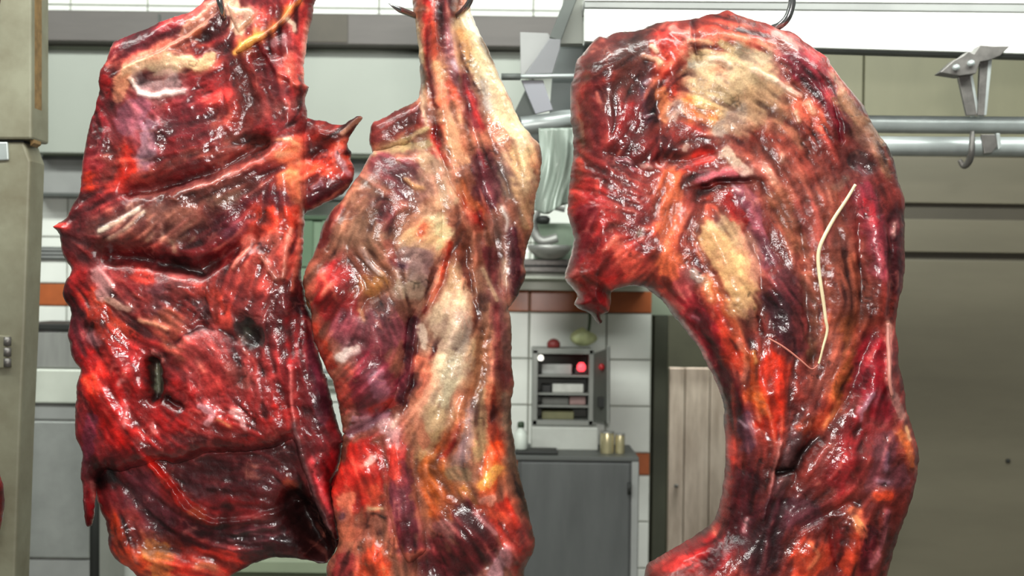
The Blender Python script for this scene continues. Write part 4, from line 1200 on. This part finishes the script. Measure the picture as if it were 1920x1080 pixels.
# ------------------------------------------------------------------ piece three: the shoulder on the right
PAINT_C = """
150,80,66 70 .8 1450,290 1500,380 1540,470 1570,560 1560,650
208,182,146 44 .8 1310,130 1400,115 1440,160 1400,210 1330,180
106,56,50 55 .85 1110,110 1180,120 1200,80 1130,220
102,46,42 52 .9 1120,112 1172,132 1202,112
110,34,38 50 .88 1110,182 1110,262 1152,232
96,62,54 24 .85 1172,110 1192,90
150,50,46 12 .7 1090,130 1085,180 1080,240
112,60,50 20 .7 1150,190 1170,160
180,72,60 8 .7 1135,150 1145,145
96,70,86 16 .9 1214,165 1226,190 1211,222
56,20,28 8 .85 1222,165 1218,205 1228,225
170,130,140 3.5 .8 h3 1212,160 1221,152
170,130,140 3.5 .8 h3 1208,222 1225,217
150,40,40 24 .88 1180,212 1186,242 1152,272
118,40,40 42 .85 1110,332 1162,312 1202,292
70,20,26 6 .8 1235,260 1240,285 1225,300
150,84,96 4 .85 h2 1160,298 1180,304 1190,320
196,150,150 4 .9 h2 1175,300 1182,306
196,150,140 5 .85 h2 1205,312 1218,316
178,52,48 42 .88 1110,372 1110,432 1132,492 1172,472
222,96,82 6 .75 h2 1085,300 1095,315
222,100,88 5 .75 h2 1120,340 1118,362
222,100,88 5 .75 h2 1085,362 1092,372
108,30,42 24 .82 1085,422 1080,472 1100,400
96,24,34 9 .8 1120,450 1110,470
226,108,86 16 .88 1190,482 1180,502 1160,462
130,52,54 30 .86 1180,372 1202,402 1222,452
150,60,54 20 .7 1160,350 1180,360
152,132,112 7 .85 1200,436
112,20,28 22 .92 1110,560 1120,582 1132,560
196,60,56 8 .8 1140,545 1142,580
196,120,110 4 .8 1070,520 1080,508
# top
192,56,46 25 .9 1240,92 1262,72 1272,112
216,80,60 21 .92 1330,62 1362,72 1342,92
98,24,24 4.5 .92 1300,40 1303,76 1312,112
226,134,124 8 .9 h3 1262,52 1284,62 1296,72
208,98,66 11 .9 1380,66 1402,76 1416,76
192,60,46 15 .88 1250,120 1256,162 1250,184
160,40,36 14 .8 1440,50 1425,75 1420,90
238,184,152 5.5 .95 h3 1208,104 1228,110 1236,119
240,206,178 5 .9 h3 1222,86 1232,96
# fat
218,192,152 46 .95 1330,122 1372,162 1412,132 1422,172
192,152,116 30 .88 1432,172 1402,192
176,128,100 24 .85 1470,200 1450,220
236,204,152 15 .9 1310,192 1332,202 1352,212
226,130,64 11 .9 1290,190 1296,218
228,142,72 11 .9 1330,212 1342,228
202,182,168 16 .88 1372,222 1392,212 1352,242
242,224,204 5.5 .95 h3 1412,134 1432,144 1454,152
242,214,194 5 .92 h3 1460,156 1500,182
242,224,204 5 .92 h3 1330,112 1350,112 1366,122
220,192,146 9 .92 1350,80 1372,96 1392,102
206,130,100 6 .8 1330,135 1350,130 1362,138
176,170,160 9 .8 1298,122 1310,120
176,158,136 14 .8 1390,98 1420,110 1440,110
228,144,98 15 .9 1240,172 1246,214
210,180,164 13 .85 1262,215 1275,200
168,60,50 16 .88 1270,250 1302,250
216,178,162 8 .9 1285,278 1288,270
82,24,28 12 .8 1250,262 1258,285 1250,295
222,116,76 24 .92 1262,332 1255,402 1266,452 1260,502
150,70,66 9 .7 1290,350 1296,390 1285,420
150,48,54 9 .7 1280,440 1275,470
194,54,44 14 .88 1300,312 1332,292 1310,290
156,70,58 36 .88 1430,282 1482,302 1502,352 1452,332
152,58,44 20 .85 1420,266 1442,270
178,120,94 9 .75 1480,245 1500,270
228,206,190 6 .9 h2 1435,312 1442,322 1450,340
236,200,180 5 .9 h2 1470,292 1468,300
136,46,62 25 .92 1490,112 1532,152 1562,192 1582,232
190,110,104 8 .8 1460,100 1465,130 1470,150
218,170,164 6 .9 h2 1455,62 1475,78 1490,90
132,14,40 4.5 .92 1540,152 1562,192 1572,232 1576,260
218,122,136 4 .92 h2 1556,166 1570,196
180,72,76 6 .75 1510,100 1540,140 1558,180
162,122,92 16 .92 1580,182 1612,222 1642,262
190,150,126 6 .8 1562,140 1580,165
150,100,86 16 .8 1600,250 1620,260
218,112,86 20 .88 1500,202 1532,232
240,180,150 5.5 .9 h2 1512,194 1524,212
232,190,160 4 .85 h2 1490,212 1498,226
84,60,62 20 .88 1606,302 1622,312
150,110,84 9 .8 1650,290 1665,325
152,60,76 25 .9 1620,362 1640,422 1652,502
188,48,60 14 .85 1625,390 1636,412
206,110,120 5 .75 1632,420 1642,480 1650,520
146,76,56 36 .88 1540,382 1560,452 1582,522 1592,602
94,30,40 12 .9 1676,402 1681,472 1681,542
230,180,170 3 .85 h2 1676,418 1677,440
152,102,66 19 .85 1460,372 1490,432 1502,462
152,66,66 30 .85 1512,402 1532,442
118,84,64 5 .8 1480,400 1498,440 1510,480
126,86,66 20 .85 1515,532 1520,602 1540,642
176,96,64 8 .75 1590,480 1600,520 1600,580
150,110,90 10 .7 1570,350 1585,340
# flap
228,204,180 13 .95 h2 1362,288 1385,310 1402,326
204,104,114 11 .92 h2 1310,336 1340,326 1372,330
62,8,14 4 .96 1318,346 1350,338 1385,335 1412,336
208,54,50 16 .92 1360,372 1386,402 1392,418
218,96,76 16 .88 1340,366 1330,402
142,82,96 15 .9 1385,356 1410,390 1420,430 1440,492
216,180,184 3.5 .85 h1 1374,346 1384,358
222,178,130 32 .95 1340,442 1362,482 1386,532 1392,572
196,166,130 16 .88 1360,420 1392,452
206,150,130 10 .8 1404,440 1412,480 1415,520
226,120,70 18 .92 1330,542 1350,592 1372,622
232,84,54 20 .95 1335,592 1360,642 1386,682
236,170,122 7 .92 h2 1320,522 1332,562
238,150,124 6 .92 h2 1385,640 1400,662 1400,692 1394,712
150,92,80 9 .8 1405,585 1410,605
162,40,54 25 .9 1290,572 1312,602 1332,642
178,86,88 20 .88 1280,542 1292,522
194,170,158 9 .92 h2 1298,512 1312,526
94,24,40 16 .92 1340,672 1360,722 1382,762
110,30,44 12 .85 1310,590 1325,625 1345,660
226,142,142 3.5 .95 h2 1275,596 1300,632 1320,666 1340,712 1352,752
214,140,150 3 .85 h2 1300,592 1310,600
88,42,54 25 .92 1450,562 1470,612 1492,642
110,52,60 22 .88 1470,522 1492,562
136,60,62 20 .88 1500,592 1506,642
130,92,70 10 .85 1525,640 1518,670
192,90,44 15 .9 1410,672 1426,692 1410,742
226,160,90 4 .85 h2 1415,660 1418,680
176,48,24 28 .92 1450,692 1450,742 1445,792
208,112,56 8.5 .9 1420,740 1431,772
166,86,72 25 .88 1570,642 1560,702 1540,722
196,120,100 6 .7 1560,620 1555,680
168,96,46 13 .88 1590,602 1591,682 1570,742
156,28,46 30 .9 1640,662 1630,722 1652,762
90,14,26 9 .8 1612,690 1605,720 1625,700
208,154,170 8 .92 h2 1636,738 1620,760 1610,786
222,144,134 5.5 .95 h3 1665,612 1667,662 1668,722 1673,742
222,160,140 7 .9 1664,606
182,132,122 9 .92 1680,742 1691,782
222,122,66 8.5 .95 h2 1690,812 1705,842 1710,872
236,190,140 4 .85 1698,800 1706,822
122,68,76 25 .9 1660,832 1650,882 1640,912 1682,892
156,116,132 4 .8 h2 1662,850 1660,880
156,116,132 4 .8 h2 1645,900 1665,905
152,40,46 26 .88 1600,802 1590,862 1570,902
190,100,94 6 .75 1555,820 1545,850 1540,870
190,96,84 7 .75 1540,930 1560,920
228,92,56 7.5 .95 h2 1640,932 1670,928
112,76,78 15 .92 1500,792 1480,852 1460,922
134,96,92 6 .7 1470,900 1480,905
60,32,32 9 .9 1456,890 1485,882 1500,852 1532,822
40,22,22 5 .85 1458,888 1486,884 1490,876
212,134,124 3.5 .95 h2 1462,832 1450,882 1440,932 1430,972
166,70,46 13 .9 1510,802 1540,792 1562,772
214,130,80 4 .85 h2 1548,800 1562,780 1575,755
212,110,70 7 .8 1560,745 1575,770
162,40,30 11 .92 1362,762 1370,832 1365,902 1355,962
200,80,60 3 .8 h1 1372,720 1378,800 1376,870
102,62,78 16 .92 1395,792 1402,832
196,166,176 3 .85 h1 1388,790 1398,800
84,22,32 30 .92 1400,902 1390,962 1380,1002
224,170,170 4 .92 h2 1402,975 1396,998
178,34,40 25 .92 1320,1012 1280,1042 1342,1042
228,72,66 13 .92 1250,1066 1302,1052
226,120,100 4 .85 h2 1335,985 1340,1000
222,110,110 4 .8 h2 1345,1010 1350,1030
84,16,24 12 .85 1330,1062 1345,1030
74,34,42 36 .92 1440,1002 1430,1052 1462,962
112,62,72 25 .88 1490,962 1522,962
218,86,54 25 .95 1510,1032 1502,1072 1540,1042
236,140,100 5 .85 h2 1520,1020 1535,1040 1515,1060
132,34,36 15 .88 1570,1002 1576,1062
226,154,104 11 .92 h2 1600,972 1616,1002
202,80,50 15 .9 1600,1012 1590,1062
230,130,90 8 .85 1595,960 1605,955
94,24,36 13 .9 1640,1002 1622,1062
202,122,128 5.5 .92 h2 1665,962 1655,1022 1636,1062
"""  # some violet and pale pink strokes carry wet sheen as painted colour
RELIEF_C = """
r 12 -7 1236,140 1234,200 1238,260 1236,300
r 20 9 1250,80 1270,110 1255,170
r 6 -12 1300,36 1303,76 1312,112
r 24 10 1345,70 1385,78
r 50 14 1370,160
r 12 -8 1240,300 1290,300 1330,290
s 18 8 1412,336 1385,335 1350,338 1318,346
r 5 -10 1318,348 1350,341 1385,338 1412,339
r 26 14 1340,440 1370,510 1392,580
r 14 -9 1404,430 1425,500 1430,560 1420,620
r 24 9 1455,540 1480,620
r 12 -9 1500,440 1510,520 1515,600 1525,680
r 30 10 1560,470 1585,580
r 10 -7 1610,420 1615,520 1610,620
r 22 11 1640,420 1652,520 1650,590
r 8 -9 1668,420 1672,520 1668,590
r 28 12 1500,120 1550,190 1570,240
r 6 -7 1540,152 1562,192 1572,232 1576,260
r 16 -10 1606,302 1622,312
r 14 -10 1640,610 1615,680 1590,740 1540,810 1500,860 1470,940
r 16 9 1640,700 1625,760
r 5 7 1665,612 1667,662 1668,722 1673,742
r 26 10 1655,860 1600,860
r 16 -9 1458,888 1485,882 1500,852 1532,822
r 5 -8 1458,888 1488,884
r 6 7 1462,832 1450,882 1440,932 1430,972
r 14 8 1520,780 1500,830 1475,900
r 20 10 1445,740
r 12 -9 1385,660 1400,720 1420,800
r 8 7 1275,596 1300,632 1320,666 1340,712 1356,770 1364,850 1360,930
r 12 -9 1300,590 1330,640 1352,700 1378,780
r 18 -9 1400,940 1400,1000
r 20 10 1290,1040 1330,1020
r 20 10 1515,1040
r 10 -9 1560,980 1570,1060
r 16 9 1605,990 1600,1050
r 8 -8 1600,940 1560,960 1500,990
r 20 9 1665,920
r 26 10 1110,140 1160,110
r 18 -8 1150,290 1200,320
r 22 9 1120,400 1130,470
"""
FLOW_C = [(1120, 120, -15), (1120, 220, 70), (1180, 240, -60), (1120, 340, 20), (1110, 440, -60), (1180, 400, 15), (1170, 490, -45), (1120, 570, 40),
          (1250, 100, -50), (1340, 70, 20), (1350, 160, 30), (1420, 200, 40), (1260, 400, -70), (1470, 300, 60), (1530, 150, 52), (1600, 230, 58), (1640, 300, 60),
          (1350, 330, -10), (1400, 400, 60), (1360, 490, 65), (1470, 420, 65), (1540, 450, 80), (1640, 450, 85), (1480, 580, 60), (1350, 620, 58), (1300, 590, 55),
          (1450, 720, 92), (1560, 640, 100), (1600, 700, -65), (1650, 700, -75), (1530, 800, -58), (1460, 900, -70), (1400, 820, 80), (1370, 850, 92), (1390, 960, 100),
          (1290, 1040, -25), (1600, 860, -60), (1660, 860, -50), (1520, 950, -30), (1520, 1040, -60), (1600, 1020, 100), (1650, 1000, -72), (1440, 1020, 85)]

OUT_A = "395,-12 372,16 340,32 300,45 280,55 240,70 215,82 208,100 204,116 192,132 187,155 188,172 182,200 175,226 169,250 163,276 158,305 155,335 152,360 144,376 137,390 132,405 122,412 110,420 101,425 109,432 117,446 118,461 122,480 133,499 137,508 130,520 124,535 121,550 126,566 135,577 137,592 132,610 130,630 135,646 139,664 144,677 155,690 151,706 147,726 148,746 144,760 143,790 146,816 155,836 157,856 155,886 158,906 160,940 162,968 168,987 174,982 178,955 181,924 196,880 230,884 262,874 300,862 330,868 362,861 386,851 430,846 480,845 520,836 550,821 558,842 572,885 586,925 600,962 616,998 632,1012 634,1000 629,965 622,922 626,900 636,870 641,834 646,826 635,800 627,770 620,740 614,710 605,684 597,660 590,640 587,610 580,582 571,562 568,530 565,500 567,470 569,440 571,400 571,350 570,300 572,260 576,236 577,222 574,205 572,185 580,163 573,155 570,130 574,100 578,70 583,40 590,10 600,-20 590,-70 540,-100 470,-105 425,-80"
OUT_A_LOW = "172,880 200,850 260,830 340,820 430,815 520,810 560,800 600,830 640,900 650,960 640,1010 622,1046 606,1056 570,1050 530,1046 500,1047 470,1058 452,1070 428,1084 380,1120 320,1135 280,1110 258,1078 240,1061 217,1046 207,1026 205,1001 200,976 190,956 184,938 176,910"
OUT_A_FLAP = "540,228 578,220 592,225 610,227 626,234 641,235 656,227 672,218 681,221 678,229 668,241 656,258 651,272 658,286 656,300 664,315 662,332 655,350 631,370 600,386 575,399 545,420 530,330"
OUT_A_WEDGE = "424,4 434,10 450,16 468,14 479,22 480,32 470,44 460,54 450,63 444,58 438,46 430,28"
OUT_A_STRIP = "441,97 452,80 468,68 490,62 508,50 524,36 536,22 548,6 562,-14 576,-14 566,4 552,24 538,40 522,56 504,68 484,80 464,92 446,101"

OUT_B = "768,-30 774,14 779,50 783,80 787,120 788,150 788,172 780,200 770,226 760,262 735,300 715,340 690,380 660,420 640,470 620,520 612,600 640,720 668,800 672,900 668,1000 660,1060 650,1120 720,1180 840,1200 940,1170 978,1110 984,1062 998,1036 1003,1010 998,985 990,950 980,910 970,880 965,840 960,800 957,760 962,720 960,690 959,650 957,600 950,560 940,500 930,430 910,340 895,260 880,180 868,100 862,40 866,-30 850,-70 800,-80"
OUT_B_FAT = "850,-40 872,-20 884,22 899,60 920,105 940,150 951,172 966,205 981,236 1000,259 1012,274 1016,300 1011,340 1004,380 1000,420 991,450 984,485 986,510 976,541 966,560 950,580 930,560 900,480 870,380 850,260 842,120 840,20"
OUT_B_TONGUE = "800,170 791,170 783,185 770,195 745,208 720,221 701,229 694,245 692,262 697,278 704,290 740,286 790,276 820,262 815,220"
OUT_B_LOBE = "702,284 690,300 681,316 669,335 654,356 639,379 621,396 611,411 604,426 601,446 595,461 588,480 579,496 574,511 570,530 575,556 582,576 585,600 592,640 600,664 612,688 624,712 632,740 638,766 642,798 650,814 690,800 722,782 748,757 762,726 772,680 778,630 784,600 802,572 824,534 842,480 846,440 842,390 832,330 818,294 790,272 750,274 720,280"
OUT_B_CHUNK = "646,806 643,826 640,850 632,880 625,905 621,918 625,950 628,966 632,990 635,1015 622,1046 615,1060 616,1100 640,1150 720,1160 790,1130 800,1060 790,1000 782,940 776,880 768,820 752,770 730,764 690,780"
OUT_B_STRIP = "735,830 752,826 768,850 780,900 788,950 796,1000 800,1030 786,1044 766,1056 750,1034 738,1006 728,972 722,940 722,900 728,860"

OUT_C = "1070,205 1070,172 1074,146 1079,122 1090,105 1104,86 1120,71 1135,72 1150,63 1190,60 1210,52 1230,47 1250,44 1270,42 1290,40 1300,36 1306,38 1320,32 1345,29 1357,23 1375,30 1400,38 1430,46 1450,56 1475,61 1490,69 1501,81 1520,95 1545,110 1556,130 1580,160 1605,191 1620,211 1633,240 1650,265 1664,291 1672,320 1680,346 1688,380 1690,420 1690,460 1689,500 1685,540 1678,572 1673,602 1676,640 1680,680 1687,720 1693,760 1705,800 1713,830 1715,860 1710,896 1705,925 1696,950 1688,976 1678,1002 1668,1030 1660,1060 1645,1110 1600,1170 1500,1200 1380,1190 1290,1170 1225,1130 1208,1090 1212,1060 1226,1050 1250,1036 1280,1020 1311,1001 1334,985 1345,964 1351,940 1357,900 1360,850 1360,800 1355,760 1345,720 1330,690 1311,652 1286,621 1263,591 1241,561 1221,545 1205,538 1180,536 1160,540 1144,550 1146,564 1142,586 1126,590 1131,602 1124,608 1116,600 1108,585 1090,580 1076,571 1081,562 1083,550 1070,536 1058,520 1068,490 1075,460 1072,430 1062,402 1065,380 1068,340 1075,290 1072,240"
OUT_L = "-150,-40 -60,-90 0,-60 -14,120 -20,300 -40,500 -30,700 -8,860 4,905 8,935 7,962 2,990 -10,1030 -40,1100 -120,1120 -190,1000 -210,700 -200,300"

WET_A = """18 .6 285,245 278,290 268,310
16 .6 350,220 380,250 390,262
10 .6 245,90 300,70
12 .6 515,75 530,72
14 .6 172,632 185,640
20 .5 185,525 225,575
16 .6 225,630 240,650 230,720 235,780
14 .6 285,800 270,770
16 .6 380,770 450,785 460,800
16 .5 400,925 430,940
30 .35 440,1010 520,1000
10 .6 595,350
12 .5 640,300
10 .5 350,360 420,340
40 -.5 450,170
40 -.5 300,430
50 -.5 440,875
40 -.7 575,970 600,1030
40 -.4 330,610
40 -.5 430,700"""
WET_B = """12 .6 822,30 852,120
14 .6 690,790 660,800
14 .6 725,800 735,830
12 .6 650,665
20 .4 690,490 640,560
18 .5 945,1050 930,1070
20 .4 680,880 700,930
16 .5 915,935
60 -.4 850,620
50 -.3 820,900
40 -.4 890,1020
40 -.4 680,400"""
WET_C = """14 .7 1215,160 1225,190 1215,220
14 .6 1180,305 1215,315
30 .3 1110,200 1150,150
20 .4 1360,230 1440,310
16 .4 1395,315
14 .5 1300,515
14 .6 1635,745 1610,785
26 .5 1660,860 1650,900
14 .5 1395,800
20 .4 1290,1040
16 .4 1350,350 1380,360
60 -.4 1500,350 1540,450
30 -.5 1480,880 1510,850
50 -.4 1380,150
40 -.4 1360,500
60 -.3 1560,620"""

PAINT_A += """
226,164,140 13 .6 348,62 372,42 396,16
228,190,156 11 .6 236,134 262,124 300,113 336,118
216,170,160 9 .55 300,140 318,138
222,140,116 12 .5 285,104 312,88 335,84
196,92,78 20 .35 480,470 520,480
160,62,56 26 .35 330,560 400,600
198,70,54 12 .4 395,565 415,600
150,64,60 30 .35 380,650 420,690 460,680
104,46,48 34 .5 400,880 460,876 520,862
224,120,84 14 .5 548,290 554,330 550,360
206,56,40 14 .45 190,600 215,640 180,720
134,84,74 26 .4 230,430 300,420 370,395
"""
PAINT_B += """
176,134,110 34 .5 690,360 680,420 710,460
196,166,136 26 .45 800,330 830,370 812,400
216,190,160 32 .5 862,570 845,640 840,700 820,780
222,206,174 16 .5 850,680 845,730 835,760
176,140,112 18 .45 905,520 912,600 908,700 900,800
232,186,146 16 .45 850,230 860,280
224,206,168 16 .5 900,120 940,190 985,270 990,340
166,128,112 14 .4 945,470 950,560 950,660
188,122,82 14 .4 905,650 880,730 850,800
"""
PAINT_C += """
152,90,74 44 .5 1440,300 1490,370 1530,450 1560,540
148,84,70 34 .45 1580,460 1590,560 1570,660
166,126,100 20 .45 1600,220 1640,270
212,184,148 34 .5 1330,130 1380,150 1420,150
190,152,122 24 .45 1440,180 1420,215 1380,230
222,186,136 22 .5 1350,460 1370,510 1388,560
220,122,84 16 .45 1258,340 1258,420 1262,480
108,60,54 34 .45 1120,120 1180,115
120,52,50 34 .35 1110,200 1130,270
160,92,78 20 .4 1545,660 1530,710
"""
# ------------------------------------------------------------------ the hanging pieces
MD = 2.6
cvA = Canvas(60, -140, 720, 1180, (124, 38, 42), FLOW_A, 3)
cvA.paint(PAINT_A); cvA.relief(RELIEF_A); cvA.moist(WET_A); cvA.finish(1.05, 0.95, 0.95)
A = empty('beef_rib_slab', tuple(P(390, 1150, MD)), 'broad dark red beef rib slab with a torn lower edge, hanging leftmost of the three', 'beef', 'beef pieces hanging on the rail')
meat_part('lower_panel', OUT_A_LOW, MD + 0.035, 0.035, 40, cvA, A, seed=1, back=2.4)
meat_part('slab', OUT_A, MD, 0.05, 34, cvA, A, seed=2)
meat_part('side_flap', OUT_A_FLAP, MD + 0.03, 0.03, 22, cvA, A, seed=3)
o = meat_part('fat_wedge', OUT_A_WEDGE, MD - 0.05, 0.01, 8, cvA, A, edge=1.0, seed=4); o['label'] = 'cream wedge of fat beside the hook'
o = meat_part('fat_strip', OUT_A_STRIP, MD - 0.055, 0.01, 8, cvA, A, edge=1.0, seed=5); o['label'] = 'yellow strip of fat'

cvB = Canvas(540, -120, 1060, 1240, (172, 112, 88), FLOW_B, 8)
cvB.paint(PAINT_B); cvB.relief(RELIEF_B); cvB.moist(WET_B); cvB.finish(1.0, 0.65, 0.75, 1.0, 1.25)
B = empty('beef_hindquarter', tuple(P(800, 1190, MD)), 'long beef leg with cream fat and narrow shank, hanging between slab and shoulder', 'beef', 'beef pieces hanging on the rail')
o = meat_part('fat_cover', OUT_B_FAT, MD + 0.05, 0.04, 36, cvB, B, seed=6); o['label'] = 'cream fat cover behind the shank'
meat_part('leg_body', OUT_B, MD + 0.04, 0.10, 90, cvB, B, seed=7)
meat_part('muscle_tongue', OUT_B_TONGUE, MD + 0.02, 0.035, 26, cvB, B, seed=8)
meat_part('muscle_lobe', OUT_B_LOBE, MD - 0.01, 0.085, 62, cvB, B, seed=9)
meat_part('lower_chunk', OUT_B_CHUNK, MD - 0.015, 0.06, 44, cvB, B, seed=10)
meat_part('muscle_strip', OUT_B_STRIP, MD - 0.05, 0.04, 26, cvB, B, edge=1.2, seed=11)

cvC = Canvas(1010, -20, 1780, 1240, (144, 60, 52), FLOW_C, 15)
cvC.paint(PAINT_C); cvC.relief(RELIEF_C); cvC.moist(WET_C); cvC.finish(1.0, 0.72, 0.85)
C = empty('beef_shoulder', tuple(P(1450, 1190, MD)), 'large arched beef shoulder with a thin pale cord down its side, hanging rightmost', 'beef', 'beef pieces hanging on the rail')
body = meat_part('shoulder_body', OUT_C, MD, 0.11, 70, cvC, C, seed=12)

# the pale cord and the thin tendon lie on the surface of the shoulder
SURF = None
def on_surface(px, py, lift):
    """point on the shoulder's front where the photograph shows (px, py), found on the mesh itself"""
    global SURF
    if SURF is None:
        co = np.empty(len(body.data.vertices) * 3, np.float32); body.data.vertices.foreach_get('co', co)
        co = co.reshape(-1, 3) + np.array(C.location, np.float32)
        r = co - np.array((0, 0, CZ), np.float32)
        u = (r[:, 0] * CA + r[:, 2] * SA) / r[:, 1] * F_PX + 960; v = 540 - (-r[:, 0] * SA + r[:, 2] * CA) / r[:, 1] * F_PX
        SURF = (u, v, co[:, 1])
    u, v, y = SURF
    m = (np.abs(u - px) < 5) & (np.abs(v - py) < 5)
    return P(px, py, float(y[m].min()) - lift)
M_CORD = mat('pale_tendon', (240, 218, 176), 0.35, noise=0.12, nscale=60)
def cord(name, s, r0, r1, m, lift=0.002):
    p2 = spline([Vector((a, b, 0)) for a, b in pts_of(s)], 5)
    pts = [on_surface(q.x, q.y, lift) for q in p2]
    for _ in range(4):
        ys = [q.y for q in pts]
        for i in range(1, len(pts) - 1): pts[i].y = min(ys[i], (ys[i - 1] + ys[i] + ys[i + 1]) / 3)
    n = len(pts)
    return tube(name, pts, [r0 + (r1 - r0) * math.sin(math.pi * min(1, i / n + .15)) for i in range(n)], m, C, 10)
o = cord('cord', "1604,346 1586,376 1566,406 1548,438 1537,464 1534,486 1537,520 1543,560 1548,598 1551,620 1544,648 1538,672 1535,682", 0.0022, 0.0038, M_CORD, 0.003); o['label'] = 'thin pale cord'
cord('tendon', "1440,634 1462,646 1482,660 1504,678 1522,692 1534,684", 0.0012, 0.0019, mat('thin_tendon', (196, 120, 104), 0.35), 0.002)
cord('fat_thread', "1664,606 1665,640 1667,680 1668,715 1672,742", 0.003, 0.0042, mat('pink_thread', (214, 138, 124), 0.35, noise=0.2, nscale=60), 0.001)

cvL = Canvas(-240, -120, 40, 1160, (120, 30, 34), [(-100, 500, 85)], 21)
cvL.finish(1, 1, 1)
L = empty('beef_carcass', tuple(P(-60, 1110, MD + .1)), 'red side of beef showing only a sliver at the left edge of the photo', 'beef', 'beef pieces hanging on the rail')
meat_part('side_body', OUT_L, MD + 0.1, 0.06, 60, cvL, L, seed=13, step=6.0)

# ------------------------------------------------------------------ hooks and the rail they hang from (rail above the photograph)
ZR = P(960, -330, MD).z
rail = box('hanging_rail', (0.1, MD - 0.02, ZR), (3.6, 0.02, 0.07), M_DSTEEL, None, 0.003); tag(rail, 'flat steel rail above, carrying the meat hooks', 'rail')
rtop = ZR + 0.035
def hook(px, pts, r, label, tip=None):
    x = P(px, -200, MD).x
    y0 = MD - 0.02
    root = empty('meat_hook', (x, y0, ZR), label, 'hook', 'meat hooks on the rail')
    top = [Vector((x, y0 + 0.022, ZR - 0.02)), Vector((x, y0 + 0.022, ZR + 0.02)), Vector((x, y0 + 0.018, rtop + 0.012)), Vector((x, y0, rtop + 0.02)),
           Vector((x, y0 - 0.02, rtop + 0.012)), Vector((x, y0 - 0.024, ZR))]
    low = [P(a, b, d) for a, b, d in pts]
    sp = spline(top + low, 8); n = len(sp)
    tube('hook_bar', sp, [r * (1 if i < n - 10 else max(0.15, (n - 1 - i) / 10)) for i in range(n)], M_CHROME, root, 12)
hook(417, [(410, -150, MD - .05), (408, -60, MD - .075), (410, -10, MD - .085), (416, 18, MD - .075), (420, 36, MD - .05), (424, 50, MD - .01)], 0.0065, 'steel hook piercing the top of the rib slab')
hook(872, [(880, -160, MD - .03), (888, -60, MD - .045), (884, -8, MD - .05), (870, 18, MD - .03), (846, 34, MD + 0.03), (815, 40, MD + .05), (790, 34, MD + .03), (765, 24, MD - .0), (745, 16, MD - .02), (728, 6, MD - .03)], 0.0062, 'steel hook through the shank of the leg')
hook(1476, [(1482, -160, MD - .02), (1484, -60, MD - .03), (1485, -10, MD - .035), (1484, 12, MD - .035), (1476, 34, MD - .03), (1462, 48, MD - .02), (1446, 54, MD + .0), (1432, 56, MD + .03)], 0.0078, 'thick curved steel hook in the top of the shoulder')
hook(-60, [(-60, -160, MD + .04), (-60, -90, MD + .04), (-64, -70, MD + .06), (-76, -60, MD + .09), (-86, -66, MD + .12)], 0.0065, 'steel hook holding the side of beef beyond the left edge')
